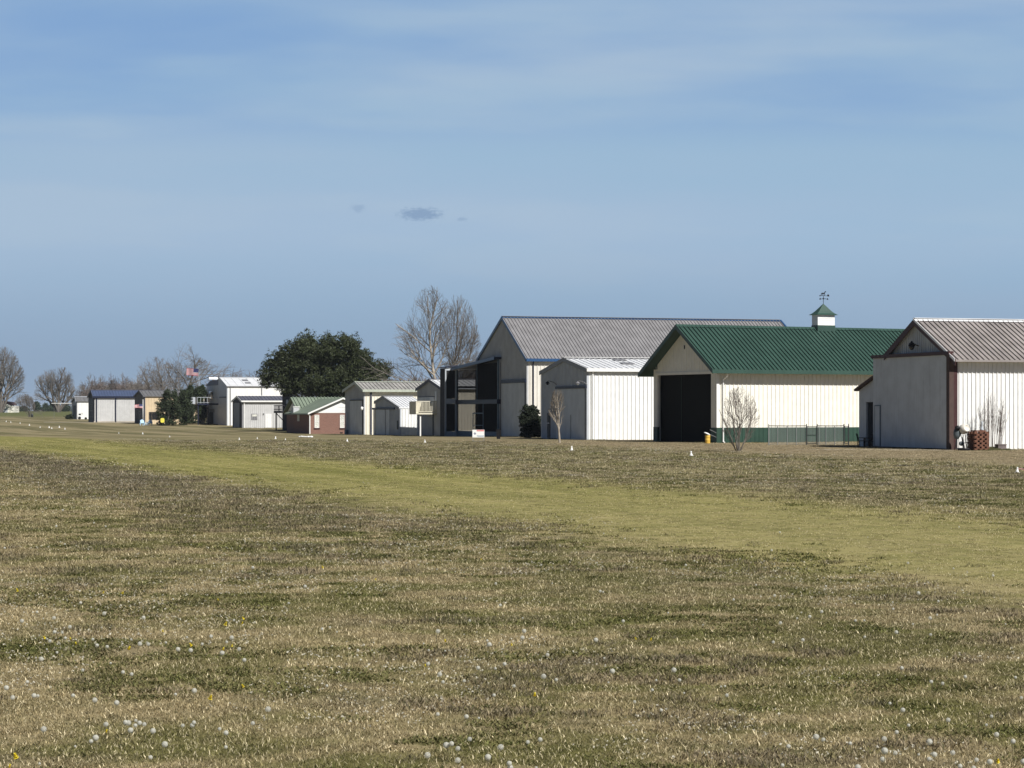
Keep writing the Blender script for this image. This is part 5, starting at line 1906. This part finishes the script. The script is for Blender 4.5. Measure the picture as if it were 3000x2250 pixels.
tag(o, 'faded pink scrap of plastic beside the nearest white cone marker', 'scrap')
# white stones in a row
rs = random.Random(2)
Y = 173
stone = None
for k in range(9):
    u = 880 + k * 4.0
    if stone is None:
        m = MB()
        m.lathe([(.06, 0), (.14, .03), (.15, .09), (.09, .15), (.02, .16)], 9)
        stone = m.build('white_stone', M_PAINT, None, True)
        o = stone
    else:
        o = stone.copy()
        C.objects.link(o)
    o.location = at(u, Y - k * .55 + rs.uniform(-.3, .3))
    s_ = rs.uniform(.55, .95)
    o.scale = (s_ * 1.2, s_, s_ * rs.uniform(.7, 1.1))
    o.rotation_euler = (0, 0, rs.uniform(0, 6))
    tag(o, 'whitewashed stone in the short row on the grass before the brick house', 'stone', 'white stones before the brick house')

# pale strips of gravel
strip_sheet('driveway', M_CONC, [(px(135, 389), 387), (px(400, 380), 379.5), (px(400, 384), 383.5), (px(135, 394), 392)])
M_GRAV = mat('pale_gravel', (0.38, 0.33, 0.26), 1.0, .35, 5.0, spec=.05)
strip_sheet('gravel_apron', M_GRAV, [(px(2330, 113.4), 113.2), (px(2790, 111.2), 111.0), (px(2792, 112.6), 112.5), (px(2500, 114.4), 114.3), (px(2330, 114.0), 114.0)])

# ------------------------------------------------------------------ dandelions
M_PUFF = bpy.data.materials.new('dandelion_seed_head')
M_PUFF.use_nodes = True
_t = M_PUFF.node_tree
_b = _t.nodes['Principled BSDF']
_b.inputs['Base Color'].default_value = (.64, .63, .56, 1)
_b.inputs['Roughness'].default_value = 1
_tr = N(_t, 'ShaderNodeBsdfTranslucent')
_tr.inputs[0].default_value = (.8, .8, .72, 1)
_mx = N(_t, 'ShaderNodeMixShader')
_mx.inputs[0].default_value = .35
_t.links.new(_b.outputs[0], _mx.inputs[1])
_t.links.new(_tr.outputs[0], _mx.inputs[2])
_t.links.new(_mx.outputs[0], _t.nodes['Material Output'].inputs[0])
M_STEM = mat('dandelion_stem', (.16, .14, .07), .7, .2)
M_PETAL = mat('dandelion_petal', (.80, .66, .05), .6, .1)


def sphere_dirs(n):
    return [Vector((math.cos(i * 2.39996) * math.sqrt(1 - z * z), math.sin(i * 2.39996) * math.sqrt(1 - z * z), z)) for i, z in ((i, 1 - 2 * (i + .5) / n) for i in range(n))]


def puff_head(r, n, seed):
    rnd = random.Random(seed)
    m = MB()
    for d in sphere_dirs(n):
        a = d.orthogonal().normalized()
        b = d.cross(a)
        c = d * r * rnd.uniform(.86, 1.0)
        w = .006
        m.add([tuple(d * .006), tuple(c + a * .0007), tuple(c - a * .0007)], [(0, 1, 2)])
        ph = rnd.uniform(0, 6)
        pts = []
        for k in range(6):
            an = ph + k * PI / 3
            rr = w if k % 2 == 0 else w * .45
            pts.append(tuple(c + (a * math.cos(an) + b * math.sin(an)) * rr + d * .002))
        m.add(pts, [tuple(range(6))])
    return m


def flower_head(r, seed):
    rnd = random.Random(seed)
    m = MB()
    for ring in range(4):
        n = 15 - ring * 3
        for k in range(n):
            an = 2 * PI * k / n + ring * .3
            rr = r * (1 - ring * .2) * rnd.uniform(.9, 1.1)
            d = Vector((math.cos(an), math.sin(an), 0))
            s = Vector((-math.sin(an), math.cos(an), 0)) * .0035
            z = .004 * ring
            tip = d * rr + Vector((0, 0, z + .006 * ring))
            m.add([tuple(Vector((0, 0, z)) - s * .4), tuple(Vector((0, 0, z)) + s * .4), tuple(tip + s), tuple(tip - s)], [(0, 1, 2, 3)])
    return m


def dand(kind, k):
    h = .085 + .02 * k
    m = MB()
    m.tube([(0, 0, -.01), (.006, .004, h * .5), (.012 * (k - 1), .004, h)], [.0022, .002, .0018], 5)
    stem = m.build('dandelion', M_STEM, None, True)
    if kind == 'puff':
        hd = puff_head(.0165, (80, 60, 100)[k], k).build('seed_head', M_PUFF, stem)
    else:
        hd = flower_head(.015, k).build('flower_head', M_PETAL, stem)
    hd.location = (.012 * (k - 1), .004, h)
    if kind != 'puff':
        hd.rotation_euler = (R(25), R(10 * k - 10), 0)
    stem['h'] = h
    return stem


puffs = [dand('puff', k) for k in range(3)]
yels = [dand('yel', k) for k in range(2)]
PUFF_PX = []
A = ((1297, 1232), (895, 948), (1088, 935), (1115, 938), (1175, 918), (1183, 955), (1208, 935), (1255, 950), (1168, 990), (1318, 1010), (1570, 960), (1685, 930),
     (1660, 960), (2170, 940), (845, 1068), (803, 1095), (375, 993), (72, 632), (250, 583), (105, 720), (290, 700), (335, 700), (1620, 197), (1655, 228), (1812, 190),
     (1135, 215), (1533, 690), (1670, 660), (475, 30), (1065, 500), (1125, 517), (795, 738), (1020, 762), (648, 700), (2025, 50), (1237, 28), (1890, 990), (180, 55),
     (1970, 1020), (1415, 1120), (430, 230), (565, 205), (790, 215), (620, 105), (1445, 240), (1645, 310), (2070, 300), (840, 265), (925, 280))
PUFF_PX += [(x * .339, 1800 + y * .339) for x, y in A]
B_ = ((460, 140), (720, 1265), (600, 1295), (790, 1345), (1283, 1490), (1890, 1240), (1455, 1325), (1635, 1580), (1665, 1650), (740, 1535), (1400, 480), (455, 790), (960, 1190), (865, 820), (2120, 1200), (890, 245), (1360, 40), (1130, 40), (345, 1440))
PUFF_PX += [(1200 + x * .1808, 1950 + y * .1808) for x, y in B_]
C_ = ((255, 1362), (1065, 1307), (1158, 1258), (815, 1183), (518, 1130), (575, 1150), (305, 1205), (1455, 1162), (1615, 1258), (1500, 1272), (1460, 1310), (1820, 1315),
      (1940, 1335), (1685, 1368), (1805, 1382), (2190, 1325), (1200, 908), (1950, 962), (1300, 1035), (1465, 685), (1565, 695), (1205, 572), (935, 318), (178, 362),
      (430, 345), (1175, 283), (1445, 168), (910, 187), (845, 188), (225, 205), (2120, 1168), (900, 1370), (1590, 990), (1125, 860))
PUFF_PX += [(2200 + x * .3617, 1750 + y * .3617) for x, y in C_]
rd = random.Random(77)
N_SEEN = len(PUFF_PX)
# the rest grow in loose drifts
drifts = [(560, 1740), (900, 1560), (1100, 1500), (300, 1560), (1950, 1790), (2300, 1740), (2500, 1790), (150, 1880), (1500, 1900), (700, 1880), (1750, 1960), (2050, 2050), (1650, 1750), (1150, 1880)]
while len(PUFF_PX) < 250:
    if rd.random() < .6:
        u0, v0 = rd.choice(drifts)
        u, v = rd.gauss(u0, 150), rd.gauss(v0, 42)
    else:
        u, v = rd.uniform(-60, 3060), 2290 - rd.random() ** .7 * 760
    if 1480 < v < 2300 and -100 < u < 3100:
        PUFF_PX.append((u, v))
YEL_PX = [(x * .339, 1800 + y * .339) for x, y in ((2095, 85), (1395, 145), (398, 203), (655, 262), (1100, 302), (1655, 268), (2010, 275), (1930, 310), (2110, 628), (925, 1020), (155, 1240), (85, 1322), (1830, 725), (600, 220), (2110, 40))]
YEL_PX += [(1242, 1953), (1559, 2038), (2918, 2232), (945, 1664), (1098, 1698), (50, 1732), (305, 1738), (358, 1738), (640, 1760), (1900, 1875), (1865, 1872), (1410, 1640), (660, 1830), (1300, 1880), (1500, 1890)]
for lst, protos_, lab, grp in ((PUFF_PX, puffs, 'white dandelion seed head on a thin stem in the dry field grass', 'dandelion seed heads in the field'),
                               (YEL_PX, yels, 'open yellow dandelion flower low in the dry field grass', 'yellow dandelion flowers in the field')):
    seen = set()
    for i, (u, v) in enumerate(lst):
        k = i % len(protos_)
        o = protos_[k]
        if k in seen:
            o = copy_tree(o)
        seen.add(k)
        s_ = rd.uniform(.55, 1.02) if (i < N_SEEN or lab.startswith('open')) else rd.choice((.40, .45, .5, .6, .7, .85, 1.05))
        Y = F * (CAM_H - o['h'] * s_) / (v - V0)
        o.location = (px(u, Y), Y, gz(Y))
        o.scale = (s_,) * 3
        o.rotation_euler = (rd.uniform(-.15, .15), rd.uniform(-.15, .15), rd.uniform(0, 6.28))
        tag(o, lab, 'dandelion', grp)
for o in puffs + yels:
    pass

# ------------------------------------------------------------------ grass
def vnoise(x, y, seed, sc):
    """smooth value noise for scattering"""
    rg = np.random.default_rng(seed)
    tab = rg.random((256, 256))
    x, y = x * sc + 1000, y * sc + 1000
    xi, yi = np.floor(x).astype(int), np.floor(y).astype(int)
    fx, fy = x - xi, y - yi
    fx, fy = fx * fx * (3 - 2 * fx), fy * fy * (3 - 2 * fy)
    g = lambda a, b: tab[a % 256, b % 256]
    return (g(xi, yi) * (1 - fx) + g(xi + 1, yi) * fx) * (1 - fy) + (g(xi, yi + 1) * (1 - fx) + g(xi + 1, yi + 1) * fx) * fy


def grass_mat(name, hue=None, amt=0.0):
    m = bpy.data.materials.new(name)
    m.use_nodes = True
    t = m.node_tree
    b = t.nodes['Principled BSDF']
    oi = N(t, 'ShaderNodeObjectInfo')
    c = field_colour(t, oi.outputs['Location'])
    gm = N(t, 'ShaderNodeNewGeometry')
    rnd_ = gm.outputs['Random Per Island']
    if hue:
        c = mixc(t, amt, c, hue)
    # single dead straws and single green blades
    if not hue:
      c = mixc(t, mathn(t, 'MULTIPLY', ramp(t, rnd_, .84, .90), .85), c, (.62, .54, .36))
    c = mixc(t, mathn(t, 'MULTIPLY', ramp(t, rnd_, .16, .10), .7), c, (.085, .105, .032))
    k = mathn(t, 'MULTIPLY', mathn(t, 'ADD', .60, mathn(t, 'MULTIPLY', oi.outputs['Random'], .80)), mathn(t, 'ADD', .55, mathn(t, 'MULTIPLY', rnd_, .95)))
    vm = N(t, 'ShaderNodeVectorMath', operation='SCALE')
    t.links.new(c, vm.inputs[0])
    t.links.new(k, vm.inputs['Scale'])
    t.links.new(vm.outputs[0], b.inputs['Base Color'])
    b.inputs['Roughness'].default_value = .8
    b.inputs['Specular IOR Level'].default_value = .15
    tr = N(t, 'ShaderNodeBsdfTranslucent')
    t.links.new(vm.outputs[0], tr.inputs[0])
    mx = N(t, 'ShaderNodeMixShader')
    mx.inputs[0].default_value = .25
    t.links.new(b.outputs[0], mx.inputs[1])
    t.links.new(tr.outputs[0], mx.inputs[2])
    t.links.new(mx.outputs[0], t.nodes['Material Output'].inputs[0])
    return m


M_GRASS = grass_mat('field_grass')
M_WEED = grass_mat('field_weed', (.115, .124, .040), .7)
M_WEEDP = grass_mat('field_weed_purple', (.18, .15, .12), .5)


def tuft(name, n, rad, h, w, mt, seed, flat=0.0, broad=False):
    rnd = random.Random(seed)
    m = MB()
    for _ in range(n):
        a = rnd.uniform(0, 2 * PI)
        r = rad * math.sqrt(rnd.random())
        p = Vector((r * math.cos(a), r * math.sin(a), -.005))
        ln = h * rnd.uniform(.45, 1.25)
        lean = rnd.uniform(.1, .9) + flat
        az_ = rnd.uniform(0, 2 * PI)
        d = Vector((math.cos(az_) * lean, math.sin(az_) * lean, 1)).normalized()
        s = Vector((-math.sin(az_ + rnd.uniform(-1, 1)), math.cos(az_), 0)).normalized() * w * rnd.uniform(.6, 1.2)
        mid = p + d * ln * .55
        d2 = (d + Vector((math.cos(az_), math.sin(az_), -.25)) * .5).normalized()
        tip = mid + d2 * ln * .45
        if broad:
            m.add([tuple(p), tuple(mid + s), tuple(tip), tuple(mid - s)], [(0, 1, 2, 3)])
        else:
            m.add([tuple(p - s), tuple(p + s), tuple(mid + s * .8), tuple(mid - s * .8), tuple(tip)], [(0, 1, 2, 3), (3, 2, 4)])
    me = bpy.data.meshes.new(name)
    me.from_pydata(m.v, [], m.f)
    me.materials.append(mt)
    return bpy.data.objects.new(name, me)


src = bpy.data.collections.new('grass_source')
order = []
for k in range(5):
    order.append(tuft('a_grass_%d' % k, 38, .12, .033, .0024, M_GRASS, 200 + k, .35))
for k in range(2):
    order.append(tuft('b_straw_%d' % k, 8, .14, .070, .0015, M_GRASS, 210 + k))
for k in range(2):
    order.append(tuft('c_weed_%d' % k, 24, .10, .036, .0066, M_WEED, 220 + k, .5, True))
for k in range(2):
    order.append(tuft('d_henbit_%d' % k, 24, .10, .046, .0040, M_WEEDP, 230 + k, .1, True))
M_BLOOM = mat('tiny_bloom', (.50, .47, .38), .8, .1)
for k in range(2):
    bm_ = MB()
    rb = random.Random(240 + k)
    for _ in range(5):
        x_, y_, z_ = rb.uniform(-.15, .15), rb.uniform(-.15, .15), rb.uniform(.03, .075)
        for j in range(2):
            q_ = [(x_ + rb.uniform(-.009, .009), y_ + rb.uniform(-.009, .009), z_ + rb.uniform(-.007, .007)) for _ in range(4)]
            bm_.add(q_, [(0, 1, 2, 3)])
    me_ = bpy.data.meshes.new('e_bloom_%d' % k)
    me_.from_pydata(bm_.v, [], bm_.f)
    me_.materials.append(M_BLOOM)
    order.append(bpy.data.objects.new('e_bloom_%d' % k, me_))
for o in order:
    src.objects.link(o)

rg = np.random.default_rng(12)
P_, S_, V_ = [], [], []
for (ya_, yb_, dens, sc0) in ((9.5, 17, 200, 1.0), (17, 27, 130, 1.1), (27, 42, 60, 1.35), (42, 68, 26, 1.7), (68, 105, 9.0, 2.2), (105, 150, 8.0, 2.2)):
    hw_ = .268 * yb_ + 4.2
    n = int(dens * (yb_ - ya_) * 2 * hw_)
    x = rg.uniform(-hw_, hw_, n)
    y = rg.uniform(ya_, yb_, n)
    ok = np.abs(x) < .268 * y + 4.0
    x, y = x[ok], y[ok]
    q = x + .345 * y
    wob = (vnoise(x, y, 1, .3) - .5) * 3
    soft = rg.normal(0, 1.0, len(x))
    strip = (q + wob + soft > 12.9) & (q + wob + soft * 1.6 < 23.3)
    earth = (q + wob * 3 > 46)
    keep = rg.random(len(x)) < np.where(earth, .65, np.where(strip, .6, 1.0))
    x, y, q, strip, earth, wob = x[keep], y[keep], q[keep], strip[keep], earth[keep], wob[keep]
    n1 = .40 * vnoise(x, y, 3, .5) + .60 * vnoise(x, y, 4, 1.9)
    n2 = .4 * vnoise(x, y, 5, .4) + .6 * vnoise(x, y, 6, 1.6)
    r = rg.random(len(x))
    var = rg.integers(0, 5, len(x))
    var = np.where(r < .12, rg.integers(5, 7, len(x)), var)
    var = np.where((n1 > .60) & (r > .40), rg.integers(7, 9, len(x)), var)
    band = (q + wob > 8.0) & (q + wob < 12.5) & (y > 36)
    var = np.where(((n2 > .66) & (r > .6)) | (band & (r > .72)), rg.integers(9, 11, len(x)), var)
    var = np.where(strip | earth, rg.integers(0, 5, len(x)), var)
    n3 = .5 * vnoise(x, y, 8, .25) + .5 * vnoise(x, y, 9, .8)
    var = np.where((n3 > .50) & (rg.random(len(x)) < .085) & ~strip & ~earth, rg.integers(11, 13, len(x)), var)
    sc_ = sc0 * rg.uniform(.7, 1.3, len(x)) * np.where(strip, .55, np.where(earth, .7, 1.0))
    P_.append(np.stack([x, y, np.interp(y, _ty, _tz)], 1))
    S_.append(sc_)
    V_.append(var)
# unmown fringe along the foot of the walls
for fr_, w_, L_ in BUILT:
    if fr_.Y0 > 330:
        continue
    n = int(12 * (w_ + L_))
    side = rg.random(n) < L_ / (w_ + L_)
    a_ = rg.random(n)
    off = rg.uniform(.06, .34, n)
    lx = np.where(side, a_ * L_, -off)
    ly = np.where(side, -off, a_ * w_)
    X_ = fr_.X0 + lx * fr_.c - ly * fr_.s
    Y_ = fr_.Y0 + lx * fr_.s + ly * fr_.c
    keep = vnoise(X_, Y_, 21, .9) > .42
    P_.append(np.stack([X_, Y_, np.interp(Y_, _ty, _tz)], 1)[keep])
    S_.append(rg.uniform(1.3, 3.4, n)[keep])
    V_.append(np.where(rg.random(n) < .5, rg.integers(7, 9, n), rg.integers(0, 5, n))[keep])
P_, S_, V_ = np.concatenate(P_), np.concatenate(S_), np.concatenate(V_)
me = bpy.data.meshes.new('grass')
me.vertices.add(len(P_))
me.vertices.foreach_set('co', P_.astype(np.float32).ravel())
for nm, ty, arr in (('scl', 'FLOAT', S_.astype(np.float32)), ('rot', 'FLOAT', rg.uniform(0, 6.28, len(P_)).astype(np.float32)), ('var', 'INT', V_.astype(np.int32))):
    at_ = me.attributes.new(nm, ty, 'POINT')
    at_.data.foreach_set('value', arr)
go = bpy.data.objects.new('grass', me)
C.objects.link(go)
tag(go, kind='stuff')
ng = bpy.data.node_groups.new('scatter_grass', 'GeometryNodeTree')
ng.interface.new_socket('Geometry', in_out='INPUT', socket_type='NodeSocketGeometry')
ng.interface.new_socket('Geometry', in_out='OUTPUT', socket_type='NodeSocketGeometry')
gi, gout = ng.nodes.new('NodeGroupInput'), ng.nodes.new('NodeGroupOutput')
iop = ng.nodes.new('GeometryNodeInstanceOnPoints')
ci = ng.nodes.new('GeometryNodeCollectionInfo')
ci.inputs['Collection'].default_value = src
ci.inputs['Separate Children'].default_value = True
ci.inputs['Reset Children'].default_value = True
iop.inputs['Pick Instance'].default_value = True


def attr(nm, ty):
    n = ng.nodes.new('GeometryNodeInputNamedAttribute')
    n.data_type = ty
    n.inputs['Name'].default_value = nm
    return n.outputs['Attribute']


cx_ = ng.nodes.new('ShaderNodeCombineXYZ')
ng.links.new(attr('rot', 'FLOAT'), cx_.inputs[2])
e2r = ng.nodes.new('FunctionNodeEulerToRotation')
ng.links.new(cx_.outputs[0], e2r.inputs[0])
ng.links.new(gi.outputs[0], iop.inputs['Points'])
ng.links.new(ci.outputs[0], iop.inputs['Instance'])
ng.links.new(attr('var', 'INT'), iop.inputs['Instance Index'])
ng.links.new(e2r.outputs[0], iop.inputs['Rotation'])
ng.links.new(attr('scl', 'FLOAT'), iop.inputs['Scale'])
ng.links.new(iop.outputs[0], gout.inputs[0])
go.modifiers.new('scatter', 'NODES').node_group = ng
print('tufts', len(P_))

# ------------------------------------------------------------------ air
hz = MB()
hz.box(-5300, 5300, -300, 9300, -3, 32)
hm = bpy.data.materials.new('haze')
hm.use_nodes = True
ht = hm.node_tree
ht.nodes.clear()
hv = N(ht, 'ShaderNodeVolumePrincipled')
hv.inputs['Color'].default_value = (.80, .88, 1.0, 1)
hv.inputs['Density'].default_value = 0.00007
ho = N(ht, 'ShaderNodeOutputMaterial')
ht.links.new(hv.outputs[0], ho.inputs['Volume'])
tag(hz.build('haze', hm), kind='stuff')
